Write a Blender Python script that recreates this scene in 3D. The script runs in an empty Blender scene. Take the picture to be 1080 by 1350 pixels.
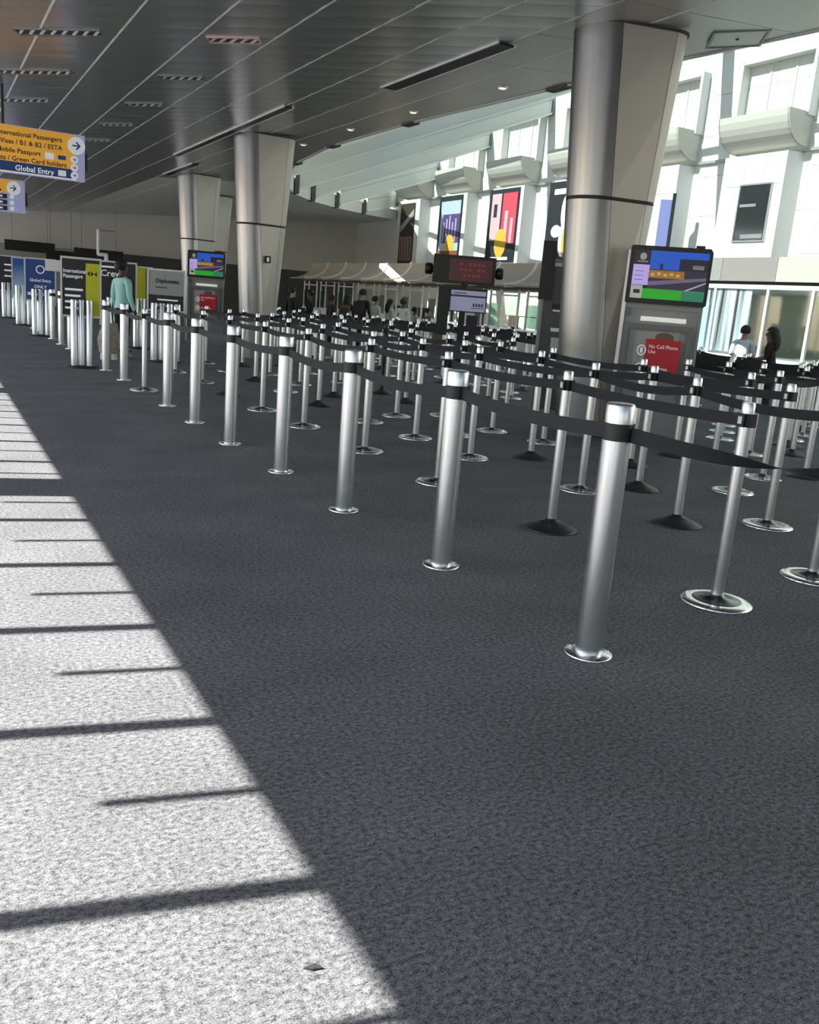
import bpy, math, random
from mathutils import Vector, Matrix, Euler
rnd = random.Random(7)
C = bpy.context.scene.collection
SC = bpy.context.scene
PI = math.pi

# ------------------------------------------------------------------ camera
F_PX, YAW, PITCH, ROLL, CAM_Z = 1163.05, .50645, .23141, .0813, 1.35
def _cam_axes():
    cy, sy, cp, sp = math.cos(YAW), math.sin(YAW), math.cos(PITCH), math.sin(PITCH)
    f = Vector((sy*cp, cy*cp, -sp)); r = Vector((cy, -sy, 0)); u = r.cross(f)
    c, s = math.cos(ROLL), math.sin(ROLL)
    return f, r*c+u*s, u*c-r*s
_f, _r, _u = _cam_axes()
cam_d = bpy.data.cameras.new('camera')
cam = bpy.data.objects.new('camera', cam_d); C.objects.link(cam)
cam_d.sensor_fit = 'HORIZONTAL'; cam_d.sensor_width = 36; cam_d.lens = F_PX/1080*36
cam_d.clip_start = .05; cam_d.clip_end = 300
cam.matrix_world = Matrix(((_r.x, _u.x, -_f.x, 0), (_r.y, _u.y, -_f.y, 0), (_r.z, _u.z, -_f.z, CAM_Z), (0, 0, 0, 1)))
SC.camera = cam

# ------------------------------------------------------------------ world, sun, exposure
SUN_EL = math.radians(40)
world = bpy.data.worlds.new('sky'); SC.world = world; world.use_nodes = True
wn = world.node_tree.nodes; wl = world.node_tree.links
sky = wn.new('ShaderNodeTexSky'); sky.sky_type = 'NISHITA'; sky.sun_disc = False
sky.sun_elevation = SUN_EL; sky.sun_rotation = math.radians(-80)
wl.new(sky.outputs[0], wn['Background'].inputs[0]); wn['Background'].inputs[1].default_value = .31
sun_d = bpy.data.lights.new('sun', 'SUN'); sun_d.energy = 17; sun_d.angle = math.radians(.36); sun_d.color = (1, .96, .9)
sun = bpy.data.objects.new('sun', sun_d); C.objects.link(sun)
_d = Vector((1, -.19, 0)).normalized()*math.cos(SUN_EL) + Vector((0, 0, -math.sin(SUN_EL)))
sun.rotation_euler = _d.to_track_quat('-Z', 'Y').to_euler(); sun.location = (-10, 4, 20)
SC.view_settings.view_transform = 'Standard'; SC.view_settings.look = 'None'
SC.view_settings.exposure = 0; SC.view_settings.gamma = 1; SC.view_settings.use_curve_mapping = False

# ------------------------------------------------------------------ materials
MATS = {}
def mat(name, col, rough=.6, metal=0, emit=0, noise=0, nscale=20, alpha=1, spec=None, trans=0):
    if name in MATS: return MATS[name]
    m = bpy.data.materials.new(name); m.use_nodes = True; MATS[name] = m
    n, l = m.node_tree.nodes, m.node_tree.links; b = n['Principled BSDF']
    c = (*col, 1)
    b.inputs['Base Color'].default_value = c; b.inputs['Roughness'].default_value = rough; b.inputs['Metallic'].default_value = metal
    if spec is not None: b.inputs['Specular IOR Level'].default_value = spec
    if trans: b.inputs['Transmission Weight'].default_value = trans; b.inputs['IOR'].default_value = 1.45
    if alpha < 1: b.inputs['Alpha'].default_value = alpha
    if emit:
        b.inputs['Emission Color'].default_value = c; b.inputs['Emission Strength'].default_value = emit
    if noise:
        t = n.new('ShaderNodeTexCoord'); x = n.new('ShaderNodeTexNoise'); x.inputs['Scale'].default_value = nscale; x.inputs['Detail'].default_value = 4
        r = n.new('ShaderNodeMapRange'); r.inputs['To Min'].default_value = 1-noise; r.inputs['To Max'].default_value = 1+noise
        mx = n.new('ShaderNodeVectorMath'); mx.operation = 'SCALE'; mx.inputs[0].default_value = col
        l.new(t.outputs['Object'], x.inputs['Vector']); l.new(x.outputs[0], r.inputs['Value'])
        l.new(r.outputs[0], mx.inputs['Scale']); l.new(mx.outputs[0], b.inputs['Base Color'])
    return m
def carpet_mat():
    m = bpy.data.materials.new('carpet'); m.use_nodes = True
    n, l = m.node_tree.nodes, m.node_tree.links; b = n['Principled BSDF']
    t = n.new('ShaderNodeTexCoord')
    mp = n.new('ShaderNodeMapping'); mp.inputs['Scale'].default_value = (1, 1.35, 1); l.new(t.outputs['Object'], mp.inputs[0])
    a = n.new('ShaderNodeTexNoise'); a.inputs['Scale'].default_value = 210; a.inputs['Detail'].default_value = 3; a.inputs['Roughness'].default_value = .75
    c = n.new('ShaderNodeTexNoise'); c.inputs['Scale'].default_value = 55; c.inputs['Detail'].default_value = 5; c.inputs['Roughness'].default_value = .7
    e = n.new('ShaderNodeTexNoise'); e.inputs['Scale'].default_value = 1.3; e.inputs['Detail'].default_value = 3
    for x in (a, c, e): l.new(mp.outputs[0], x.inputs['Vector'])
    ad = n.new('ShaderNodeMath'); ad.operation = 'ADD'; l.new(a.outputs[0], ad.inputs[0]); l.new(c.outputs[0], ad.inputs[1])
    r = n.new('ShaderNodeValToRGB'); r.color_ramp.elements[0].position = .39; r.color_ramp.elements[1].position = .63
    r.color_ramp.elements[0].color = (.028, .030, .034, 1); r.color_ramp.elements[1].color = (.365, .372, .388, 1)
    h = n.new('ShaderNodeMath'); h.operation = 'MULTIPLY'; h.inputs[1].default_value = .5; l.new(ad.outputs[0], h.inputs[0]); l.new(h.outputs[0], r.inputs[0])
    mr = n.new('ShaderNodeMapRange'); mr.inputs['From Min'].default_value = .3; mr.inputs['From Max'].default_value = .7
    mr.inputs['To Min'].default_value = .85; mr.inputs['To Max'].default_value = 1.12; l.new(e.outputs[0], mr.inputs['Value'])
    s = n.new('ShaderNodeVectorMath'); s.operation = 'SCALE'; l.new(r.outputs[0], s.inputs[0]); l.new(mr.outputs[0], s.inputs['Scale'])
    l.new(s.outputs[0], b.inputs['Base Color']); b.inputs['Roughness'].default_value = .95; b.inputs['Specular IOR Level'].default_value = .15
    bp = n.new('ShaderNodeBump'); bp.inputs['Strength'].default_value = .3; bp.inputs['Distance'].default_value = .01
    l.new(h.outputs[0], bp.inputs['Height']); l.new(bp.outputs[0], b.inputs['Normal'])
    return m
def reflection_streak_mat(name, c0, c1, scale):
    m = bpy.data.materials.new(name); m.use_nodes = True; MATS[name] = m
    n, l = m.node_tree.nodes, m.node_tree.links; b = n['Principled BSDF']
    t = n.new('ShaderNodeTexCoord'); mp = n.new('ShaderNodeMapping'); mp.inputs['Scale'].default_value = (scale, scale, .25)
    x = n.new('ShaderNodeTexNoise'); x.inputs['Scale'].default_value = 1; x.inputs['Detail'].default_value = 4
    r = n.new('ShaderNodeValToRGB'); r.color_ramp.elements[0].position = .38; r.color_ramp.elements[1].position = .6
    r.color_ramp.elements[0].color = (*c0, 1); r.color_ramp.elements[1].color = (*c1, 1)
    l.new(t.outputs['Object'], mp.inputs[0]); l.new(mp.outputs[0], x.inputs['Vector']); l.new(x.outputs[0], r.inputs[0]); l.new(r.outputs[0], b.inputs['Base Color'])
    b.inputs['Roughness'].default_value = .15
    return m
CARPET = carpet_mat()
STEEL = mat('brushed_steel', (.80, .82, .84), .28, 1)
CHROME = mat('polished_steel', (.8, .8, .8), .14, 1)
DISH = mat('dark_steel_dish', (.22, .22, .22), .25, 1)
BLACK = mat('black_plastic', (.012, .012, .014), .45)
BELT = mat('black_belt_webbing', (.02, .022, .026), .7)
RUBBER = mat('black_base', (.02, .02, .022), .4)
CLAD = mat('column_cladding', (.36, .365, .375), .3, 1, noise=.04, nscale=.8)
CLAD_P = mat('column_panel', (.50, .465, .42), .4, .35, noise=.04, nscale=.8)
SEAM = mat('dark_seam', (.03, .03, .03), .6)
CEIL = mat('ceiling_metal', (.46, .465, .465), .27, .75, noise=.05, nscale=1.2)
CEIL_P = mat('ceiling_border_metal', (.50, .48, .44), .35, .5)
CEIL_J = mat('ceiling_joint', (.85, .85, .84), .5, .2)
CEIL_B = mat('ceiling_slab', (.06, .06, .06), .9)
WHITE = mat('white_wall', (.80, .80, .76), .5, noise=.02, nscale=.6)
WHITE_P = mat('white_paint', (.82, .82, .79), .45)
CREAM = mat('cream_metal', (.68, .65, .58), .45)
BEAMW = mat('beam_white', (.72, .74, .68), .5)
BEAMF = mat('beam_flange_white', (.85, .86, .80), .45)
GREYW = mat('grey_wall', (.74, .71, .66), .6, noise=.03, nscale=.3)
GREYD = mat('dark_grey_wall', (.10, .095, .09), .7)
GREYM = mat('grey_metal', (.25, .255, .26), .4, .6)
LGREY = mat('light_grey_metal', (.6, .6, .6), .35, .8)
def thin_glass(name, tint, refl):
    m = bpy.data.materials.new(name); m.use_nodes = True; MATS[name] = m; n, l = m.node_tree.nodes, m.node_tree.links; n.clear()
    o = n.new('ShaderNodeOutputMaterial'); t = n.new('ShaderNodeBsdfTransparent'); t.inputs[0].default_value = (*tint, 1)
    g = n.new('ShaderNodeBsdfGlossy'); g.inputs['Roughness'].default_value = .04; x = n.new('ShaderNodeMixShader'); x.inputs[0].default_value = refl
    l.new(t.outputs[0], x.inputs[1]); l.new(g.outputs[0], x.inputs[2]); l.new(x.outputs[0], o.inputs[0]); return m
GLASS = thin_glass('clear_glass', (.92, .96, .95), .10)
GLASSG = thin_glass('green_glass', (.52, .70, .62), .12)
GLZ = thin_glass('dimming_roof_glass', (.54, .59, .59), .06)  # unseen roof glazing, its tint added to dim sun and sky in the atrium
REFL_STREAK = reflection_streak_mat('painted_reflection_glass', (.03, .035, .04), (.70, .86, .94), 11)  # vertical reflections painted into the glass colour as blue-white and dark stripes
PAPER = mat('white_paper', (.85, .85, .83), .7)
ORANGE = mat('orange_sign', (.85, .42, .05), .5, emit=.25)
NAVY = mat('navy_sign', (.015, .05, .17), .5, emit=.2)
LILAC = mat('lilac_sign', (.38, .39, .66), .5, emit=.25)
INK = mat('dark_ink', (.03, .025, .03), .7)
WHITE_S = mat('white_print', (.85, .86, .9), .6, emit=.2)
CHARCOAL = mat('charcoal_sign', (.025, .027, .032), .5)
YELLOW = mat('yellow_sign', (.62, .62, .02), .5)
RED = mat('red_sign', (.62, .015, .03), .45)
SKYB = mat('screen_blue', (.01, .13, .75), .4, emit=.9)
def E(name, c, s=.9): return mat('screen_'+name, c, .4, emit=s)

# ------------------------------------------------------------------ mesh helpers
class MB:
    def __init__(s): s.v = []; s.f = []; s.m = []; s.sm = []
    def add(s, vs, fs, m=0, smooth=False):
        o = len(s.v); s.v += [tuple(q) for q in vs]
        for f in fs: s.f.append(tuple(i+o for i in f)); s.m.append(m); s.sm.append(smooth)
    def box(s, a, b, m=0):
        x0, y0, z0 = a; x1, y1, z1 = b
        s.add([(x0,y0,z0),(x1,y0,z0),(x1,y1,z0),(x0,y1,z0),(x0,y0,z1),(x1,y0,z1),(x1,y1,z1),(x0,y1,z1)],
              [(3,2,1,0),(4,5,6,7),(0,1,5,4),(1,2,6,5),(2,3,7,6),(3,0,4,7)], m)
    def cbox(s, c, d, m=0): s.box([c[i]-d[i]/2 for i in range(3)], [c[i]+d[i]/2 for i in range(3)], m)
    def lathe(s, prof, n=20, c=(0,0), m=0, smooth=True, caps=True):
        vs = []
        for r, z in prof:
            for k in range(n):
                a = 2*PI*k/n; vs.append((c[0]+r*math.cos(a), c[1]+r*math.sin(a), z))
        fs = []
        for j in range(len(prof)-1):
            for k in range(n): fs.append((j*n+k, j*n+(k+1)%n, (j+1)*n+(k+1)%n, (j+1)*n+k))
        s.add(vs, fs, m, smooth)
        if caps:
            s.add(vs[:n], [tuple(range(n))[::-1]], m); s.add(vs[-n:], [tuple(range(n))], m)
    def tube(s, p, q, r, n=8, m=0, r2=None):
        p, q = Vector(p), Vector(q); d = (q-p).normalized(); a = d.orthogonal().normalized(); b = d.cross(a)
        r2 = r if r2 is None else r2; vs = []
        for c, rr in ((p, r), (q, r2)):
            for k in range(n):
                t = 2*PI*k/n; vs.append(c+(a*math.cos(t)+b*math.sin(t))*rr)
        s.add(vs, [(k, (k+1)%n, n+(k+1)%n, n+k) for k in range(n)], m, True)
        s.add(vs[:n], [tuple(range(n))[::-1]], m); s.add(vs[n:], [tuple(range(n))], m)
    def extrude(s, prof, axis, a, b, m=0, smooth=False):
        # closed 2d profile extruded along axis from a to b; prof in the two other axes (cyclic order)
        n = len(prof); vs = []
        for t in (a, b):
            for u, w in prof:
                vs.append({'x': (t, u, w), 'y': (u, t, w), 'z': (u, w, t)}[axis])
        s.add(vs, [(k, (k+1)%n, n+(k+1)%n, n+k) for k in range(n)], m, smooth)
        o = len(s.v)-2*n
        s.f += [tuple(o+k for k in range(n))[::-1], tuple(o+n+k for k in range(n))]; s.m += [m, m]; s.sm += [False, False]
    def mesh(s, name, mats):
        me = bpy.data.meshes.new(name); me.from_pydata(s.v, [], s.f)
        for x in (mats if isinstance(mats, (list, tuple)) else [mats]): me.materials.append(x)
        me.polygons.foreach_set('material_index', s.m); me.polygons.foreach_set('use_smooth', s.sm)
        me.validate(); me.update(); return me
    def build(s, name, mats, parent=None, loc=(0,0,0), rz=0): return link(name, s.mesh(name, mats), parent, loc, rz)
def link(name, me, parent=None, loc=(0,0,0), rz=0):
    o = bpy.data.objects.new(name, me); C.objects.link(o); o.location = loc; o.rotation_euler = (0,0,rz)
    if parent: o.parent = parent
    return o
def empty(name, loc=(0,0,0), rz=0): 
    o = bpy.data.objects.new(name, None); C.objects.link(o); o.location = loc; o.rotation_euler = (0,0,rz); o.empty_display_size = .1
    return o
def tag(o, label=None, cat=None, group=None, kind=None):
    if label: o['label'] = label.replace('nearest from', 'nearest to')
    if cat: o['category'] = cat
    if group: o['group'] = group
    if kind: o['kind'] = kind
    return o
def box(name, a, b, m, parent=None):
    q = MB(); q.box(a, b); return q.build(name, m, parent)
def copy_tree(o, parent=None):
    c = o.copy(); C.objects.link(c); c.parent = parent
    for ch in list(o.children): copy_tree(ch, c)
    return c
def text(body, size, m, parent, loc, name='lettering', align='LEFT', rz=0, bold=0, xs=1):
    cu = bpy.data.curves.new(name, 'FONT'); cu.body = body; cu.size = size; cu.align_x = align; cu.extrude = .001; cu.offset = bold; cu.resolution_u = 2
    t = bpy.data.objects.new(name, cu); C.objects.link(t)
    bpy.context.view_layer.update()
    me = bpy.data.meshes.new_from_object(t.evaluated_get(bpy.context.evaluated_depsgraph_get()))
    bpy.data.objects.remove(t); bpy.data.curves.remove(cu)
    # stand the text up in the local XZ plane facing -Y
    for v in me.vertices:
        x, y, z = v.co; v.co = (x*xs, -z, y)
    me.materials.clear(); me.materials.append(m)
    return link(name, me, parent, loc, rz)
def quad(mb, x0, z0, x1, z1, y, m=0): mb.box((x0, y-.0015, z0), (x1, y+.0015, z1), m)
def poly(mb, pts, y, m=0):
    n = len(pts); mb.add([(x, y, z) for x, z in pts]+[(x, y+.002, z) for x, z in pts],
        [tuple(range(n)), tuple(range(2*n-1, n-1, -1))]+[(k+n, (k+1)%n+n, (k+1)%n, k) for k in range(n)], m)
def ell(cx, cz, rx, rz, n=20): return [(cx+rx*math.cos(2*PI*k/n), cz+rz*math.sin(2*PI*k/n)) for k in range(n)]

# ------------------------------------------------------------------ setting: floor, walls, ceiling
tag(box('floor', (-3.9, -12, -.1), (22.4, 49, 0), CARPET), kind='structure')
tag(box('ground', (-45, -40, -.25), (-4.2, 80, -.12), mat('bounce_apron', (.42, .41, .39), .9, noise=.1, nscale=.4)), kind='structure')  # unseen outdoor plane, added to bounce sunlight into the hall
def zc(x): return 4.4+.077*(x-6.7)
EDGE = [(-12, 8.6), (7.2, 8.5), (8.9, 8.25), (11.2, 8.0), (15.1, 7.68), (18.6, 7.68), (22.1, 8.2), (26.4, 9.4), (30.6, 11.3), (33.5, 13.1), (36.5, 15.4), (39.6, 18.1), (43.6, 21.9), (49, 22.2)]
def edge_x(y):
    for (a, xa), (b, xb) in zip(EDGE, EDGE[1:]):
        if a <= y <= b: return xa+(xb-xa)*(y-a)/(b-a)
    return EDGE[-1][1]
ceiling = empty('ceiling'); tag(ceiling, kind='structure')
m = MB(); n = len(EDGE)
for y, x in EDGE: m.v += [(-3.58, y, zc(-3.58)+.09), (x, y, zc(x)+.02), (-3.58, y, zc(-3.58)+.35), (x, y, zc(x)+.42)]
for k in range(n-1):
    a, b = 4*k, 4*k+4
    m.f += [(a, a+1, b+1, b), (a+2, b+2, b+3, a+3), (a+1, a+3, b+3, b+1), (a, b, b+2, a+2)]; 
m.f += [(0, 2, 3, 1), (4*n-4, 4*n-3, 4*n-1, 4*n-2)]
m.m = [0]*len(m.f); m.sm = [False]*len(m.f)
m.build('slab', [CEIL_B], ceiling)
SL = -.45; PW, PL = .8, .48
def panel_mesh(bow):
    q = MB(); hw, hl, ns = PW/2-.012, PL/2-.003, 4; vs = []
    for j in range(ns+1):
        v = -hl+2*hl*j/ns; z = bow*(1-(2*j/ns-1)**2)
        for u in (-hw, hw): vs.append((u, v+SL*u, .077*u-z))
    for u, v in ((-hw, -hl), (hw, -hl), (hw, hl), (-hw, hl)): vs.append((u, v+SL*u, .077*u+.03))
    fs = [(2*j, 2*j+1, 2*j+3, 2*j+2) for j in range(ns)]
    fs = [f[::-1] for f in fs]
    o = 2*(ns+1); e = 2*ns
    fs += [(0, 1, o+1, o), (e+1, e, o+3, o+2), tuple([2*j for j in range(ns, -1, -1)]+[o, o+3]), tuple([2*j+1 for j in range(ns+1)]+[o+2, o+1])]
    q.add(vs, fs, 0, False)
    return q
PMS = [panel_mesh(b).mesh('panel', CEIL) for b in (.0022, .003, .0036)]
rest = MB(); COLX = [2.02-.4+PW*k for k in range(-5, 6)]
for ci, x in enumerate(COLX):
    for j in range(116):
        y = -5.8+PL*j - SL*0
        if y > 48.3: continue
        if ci >= 4 and 7.2 < y < 26.2:
            o = link('panel', PMS[rnd.randrange(3)], ceiling, (x, y, zc(x)), 0)
            o.rotation_euler = (rnd.uniform(-.004, .004), rnd.uniform(-.003, .003), 0)
        else:
            q = panel_mesh(.003); rest.add([(a+x, b+y, c+zc(x)) for a, b, c in q.v], q.f)
tag(rest.build('panel_field', CEIL, ceiling), kind='stuff')
for k in range(-5, 7):
    x = 2.02+PW*k
    q = MB(); q.extrude([(x-.012, zc(x)-.004), (x+.012, zc(x)-.004), (x+.012, zc(x)+.035), (x-.012, zc(x)+.035)], 'y', -6, 48.4)
    q.build('joint_strip', CEIL_J, ceiling)
XB = COLX[-1]+.4
ys = [-6, 0, 4]+[6.0+1.45*k for k in range(30)]
for a, b in zip(ys, ys[1:]):
    if b > 48.4: break
    q = MB(); e = .006
    x0 = XB+.03; xa, xb = edge_x(a)-.02, edge_x(b)-.02
    q.add([(x0, a+e, zc(x0)), (xa, a+e, zc(xa)), (xb, b-e, zc(xb)), (x0, b-e, zc(x0))]+[(x0, a+e, zc(x0)+.02), (xa, a+e, zc(xa)+.02), (xb, b-e, zc(xb)+.02), (x0, b-e, zc(x0)+.02)],
          [(3,2,1,0),(4,5,6,7),(0,1,5,4),(1,2,6,5),(2,3,7,6),(3,0,4,7)])
    q.build('border_panel', CEIL_P if a < 27 else WHITE_P, ceiling)  # far panels turn white in place of bright light bounced off the floor
for (x, y0, y1, w) in ((5.98, 9.4, 12.4, .11), (5.26, 14.6, 22, .07), (6.11, 23.6, 26.7, .1), (5.3, 7.0, 7.6, .06)):
    q = MB(); q.box((x-w, y0, zc(x)-.03), (x+w, y1, zc(x)-.008)); s = q.build('slot', BLACK, ceiling)
    q = MB(); q.box((x-w-.02, y0-.03, zc(x)-.034), (x-w, y1+.03, zc(x)-.004)); q.box((x+w, y0-.03, zc(x)-.034), (x+w+.02, y1+.03, zc(x)-.004)); q.build('slot_rim', CEIL_J, s)

# ceiling diffusers (dashed slots)
def diffuser(x, y, w, col, label):
    r = empty('ceiling_diffuser', (x, y, zc(x)-.012)); r.rotation_euler = (0, -math.atan(.077), math.atan(SL))
    q = MB(); q.box((-w/2, -.12, -.012), (w/2, -.10, .012)); q.box((-w/2, .10, -.012), (w/2, .12, .012)); q.box((-w/2, -.1, -.012), (-w/2+.02, .1, .012)); q.box((w/2-.02, -.1, -.012), (w/2, .1, .012))
    q.build('frame', col, r)
    q = MB(); q.box((-w/2+.02, -.1, .002), (w/2-.02, .1, .011)); q.build('backing', BLACK, r)
    q = MB(); q.box((-.014, -.1, -.008), (.014, .1, .002)); me = q.mesh('slat', CEIL_J)
    k = max(4, int(w/.11))
    for i in range(k):
        o = link('slat', me, r, (-w/2+w*(i+.5)/k, 0, 0), .5)
    tag(r, label, 'vent', 'slotted ceiling diffusers')
WARM_REFL = mat('warm_reflection_frame', (.75, .52, .47), .4, .5)  # pink stands in for an orange reflection on the nearest diffuser frame
ORD = ['nearest', 'second nearest', 'third nearest', 'fourth nearest', 'fifth nearest', 'sixth nearest']
for k in range(5): diffuser(3.22, 10.85+2.4*k, .6, WARM_REFL if k == 0 else GREYM, f'short slotted metal ceiling diffuser, {ORD[k]} in the row beside the steel columns')
for k in range(3): diffuser(1.42, 11.5+2.4*k, .95, GREYM, f'long slotted ceiling diffuser, {ORD[k]} in the row over the walkway')
for i, (x, y) in enumerate(((7.12, 18.74), (7.11, 16.29), (7.22, 14.0), (7.35, 11.54))):
    r = empty('downlight', (x, y, zc(x)-.008))
    q = MB(); q.lathe([(.075, -.012), (.085, 0), (.085, .01)], 14); q.build('rim', LGREY, r)
    q = MB(); q.lathe([(.055, -.016), (.055, -.01)], 14); q.build('lens', mat('lamp_lens', (1, .95, .85), .4, emit=.9), r)
    tag(r, f'small round downlight in the ceiling border, {ORD[3-i]} of the row', 'light', 'border downlights')
r = empty('access_hatch', (8.05, 7.9, zc(8.05)-.006)); r.rotation_euler = (0, -math.atan(.077), math.radians(-38))
q = MB()
for a, b in (((-.3, -.3), (.3, -.27)), ((-.3, .27), (.3, .3)), ((-.3, -.27), (-.27, .27)), ((.27, -.27), (.3, .27))): q.box((*a, -.02), (*b, .004))
q.build('frame', GREYM, r); q = MB(); q.box((-.265, -.265, -.012), (.265, .265, .003)); q.build('cover', CEIL_P, r)
q = MB(); q.lathe([(.02, -.02), (.02, -.012)], 10); q.build('lock', BLACK, r)
tag(r, 'square metal access hatch in the ceiling border right of the big column', 'hatch')

# walls
wall_back = empty('wall_back'); tag(wall_back, kind='structure')
box('upper_wall', (-3.9, 48.5, 2.65), (22.4, 49, 8), GREYW, wall_back)
box('lower_band', (8.3, 48.42, 0), (22.0, 49, 2.65), GREYD, wall_back)
box('lower_wall', (-3.9, 48.5, 0), (8.3, 49, 2.65), mat('grey_lower', (.4, .4, .39), .6), wall_back)
wall_front = empty('wall_front'); tag(wall_front, kind='structure')
box('solid_wall', (8.6, -6.4, 0), (22.4, -6, 12.5), GREYW, wall_front); box('side_wall', (8.6, -12, 0), (8.9, -6.4, 5), GREYW, wall_front)
for k in range(8): box('mullion', (-3.3+1.7*k-.04, -12, 0), (-3.3+1.7*k+.04, -11.9, 4.5), GREYM, wall_front)
box('spandrel', (-3.58, -12.1, 3.5), (8.9, -11.85, 5), GREYM, wall_front)
XW = 22
wall_right = empty('wall_right'); tag(wall_right, kind='structure')
box('core', (XW+.05, -6, 0), (XW+.4, 49, 13), WHITE, wall_right)
q = MB(); q.box((0, .005, .005), (.04, 1.095, 1.195)); wp = q.mesh('panel', WHITE)
for j in range(0, 28):
    for k in range(0, 9):
        link('panel', wp, wall_right, (XW, 12.1+1.1*j, 1.2+1.2*k)) 
q = MB()
for y0, y1, z0, z1 in ((-6, 12.1, 1.2, 12), (42.9, 48.5, 1.2, 12)): q.box((XW, y0, z0), (XW+.04, y1, z1))
q.build('plain_facing', WHITE, wall_right)
box('trim_1', (XW-.1, -6, 6.38), (XW+.02, 48.5, 6.46), mat('trim_grey', (.5, .5, .47), .4, .4)); tag(bpy.data.objects['trim_1'], kind='structure')
# bay blocks, hoods and niches
DARKG = mat('dark_opening', (.03, .032, .035), .1, spec=.8)
def bay(y, wide=2.4):
    b = MB(); hw = wide/2
    b.extrude([(XW, y-hw), (XW-.55, y-hw+.12), (XW-.55, y+hw), (XW, y+hw)], 'z', 2.6, 6.36)
    b.build('bay_block', WHITE_P, wall_right)
    b = MB()
    for s in (-.35, .35): b.box((XW-.555, y+s-.008, 5.5), (XW-.54, y+s+.008, 6.36))
    b.box((XW-.555, y-hw+.2, 5.49), (XW-.54, y+hw-.2, 5.51)); b.build('seam', mat('pale_seam', (.45, .45, .42), .6), wall_right)
    pr = [(-.12, 6.5)]
    for k in range(9):
        a = PI/2*k/8; pr.append((-.15-.85*math.sin(a)*1.0, 6.5+.9*(1-math.cos(a))))
    pr += [(-.95, 7.4)]
    for k in range(8, -1, -1):
        a = PI/2*k/8; pr.append((-.12-.8*math.sin(a), 6.56+.84*(1-math.cos(a))))
    h = MB(); h.extrude([(XW+a, c) for a, c in pr], 'y', y-1.25, y+1.25); hd = h.build('hood', CREAM, wall_right)
    for s in (-1, 1):
        c = MB(); c.extrude([(XW, 6.5), (XW-.15, 6.5)]+[(XW-.15-.85*math.sin(PI/2*k/8), 6.5+.9*(1-math.cos(PI/2*k/8))) for k in range(1, 9)]+[(XW, 7.4)], 'y', y+s*1.25-.03, y+s*1.25+.03); c.build('cheek', CREAM, hd)
        c = MB(); c.box((XW-.02-.3, y+s*1.3-.05, 7.3), (XW, y+s*1.3+.05, 9)); c.build('fin', WHITE_P, wall_right)
    for s in (-.45, .45):
        c = MB(); c.box((XW-.03, y+s-.03, 7.4), (XW, y+s+.03, 9)); c.build('rib', WHITE_P, wall_right)
    c = MB(); c.box((XW-.32, y-1.35, 9), (XW, y+1.35, 9.12)); c.build('niche_head', WHITE_P, wall_right)
BAYS = [11.0, 15.3, 19.6, 23.8, 28.1, 32.4, 36.8, 41.2]
for y in BAYS: bay(y)
w1 = empty('window_1', (XW-.56, 19.45, 0)); tag(w1, kind='structure')
box('pane', (-.01, -.55, 3.95), (.02, .55, 5.5), DARKG, w1)
q = MB()
for a, b in (((-.03, -.6, 3.9), (.02, .6, 3.95)), ((-.03, -.6, 5.5), (.02, .6, 5.55)), ((-.03, -.6, 3.95), (.02, -.55, 5.5)), ((-.03, .55, 3.95), (.02, .6, 5.5))): q.box(a, b)
q.build('window_frame', LGREY, w1)
q = MB(); q.box((-.02, -.5, 4.0), (-.012, .3, 4.12)); q.box((-.02, -.1, 4.9), (-.012, .5, 4.98)); q.build('blind', LGREY, w1)

# atrium roof: sloping beams from the ceiling edge up to the wall
roof = empty('roof_beams'); roof.name = 'ceiling_atrium'; tag(roof, kind='structure')
LOW = [(8.4, 6.6), (8.0, 11.15), (7.7, 15.1), (7.7, 18.6), (8.2, 22.1), (9.5, 26.5), (11.34, 30.56), (13.12, 33.5), (15.4, 36.5), (18.1, 39.6)]
TOP = [(4.4, 11.9), (8.8, 11.7), (13.2, 11.4), (17.6, 11.0), (22.0, 10.5), (26.4, 9.9), (30.8, 9.2), (35.2, 8.45), (39.7, 7.5), (44.0, 6.45)]
LOW.insert(0, (8.55, 2.2)); TOP.insert(0, (0, 12.0)); LOW.insert(0, (8.6, -2.2)); TOP.insert(0, (-4.4, 12.0))
def bar(mb, p, q, w, z0, z1):
    p, q = Vector(p), Vector(q); d = q-p; s = Vector((d.y, -d.x, 0)).normalized()*w/2
    vs = []
    for c in (p, q):
        for ss in (-1, 1):
            for z in (z0, z1): vs.append(c+s*ss+Vector((0, 0, z)))
    mb.add(vs, [(0,2,3,1), (4,5,7,6), (0,1,5,4), (2,6,7,3), (0,4,6,2), (1,3,7,5)])
ends = []
for (lx, ly), (ty, tz) in zip(LOW, TOP):
    p, q = Vector((lx+.12, ly, zc(lx)+.25)), Vector((XW, ty, tz)); ends.append((p, q))
    m = MB(); bar(m, p, q, .28, -.1, .75); b = m.build('beam', BEAMW, roof)
    m = MB(); bar(m, p, q, .40, -.17, -.1); m.build('flange', BEAMF, b)
    m = MB(); bar(m, p, q, .30, .36, .40); m.build('web_line', mat('beam_line', (.5, .52, .47), .5), b)
    m = MB(); m.cbox((lx+.05, ly, zc(lx)+.28), (.16, .42, .62)); m.build('end_bracket', GREYD, b)
    m = MB(); m.cbox((XW-.04, ty, tz+.05), (.1, .42, .55)); m.build('wall_bracket', GREYM, b)
for (p0, q0), (p1, q1) in zip(ends, ends[1:]):
    for t in (.25, .5, .75):
        m = MB(); bar(m, p0.lerp(q0, t), p1.lerp(q1, t), .1, .55, .72); m.build('purlin', BEAMF, roof)
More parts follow.
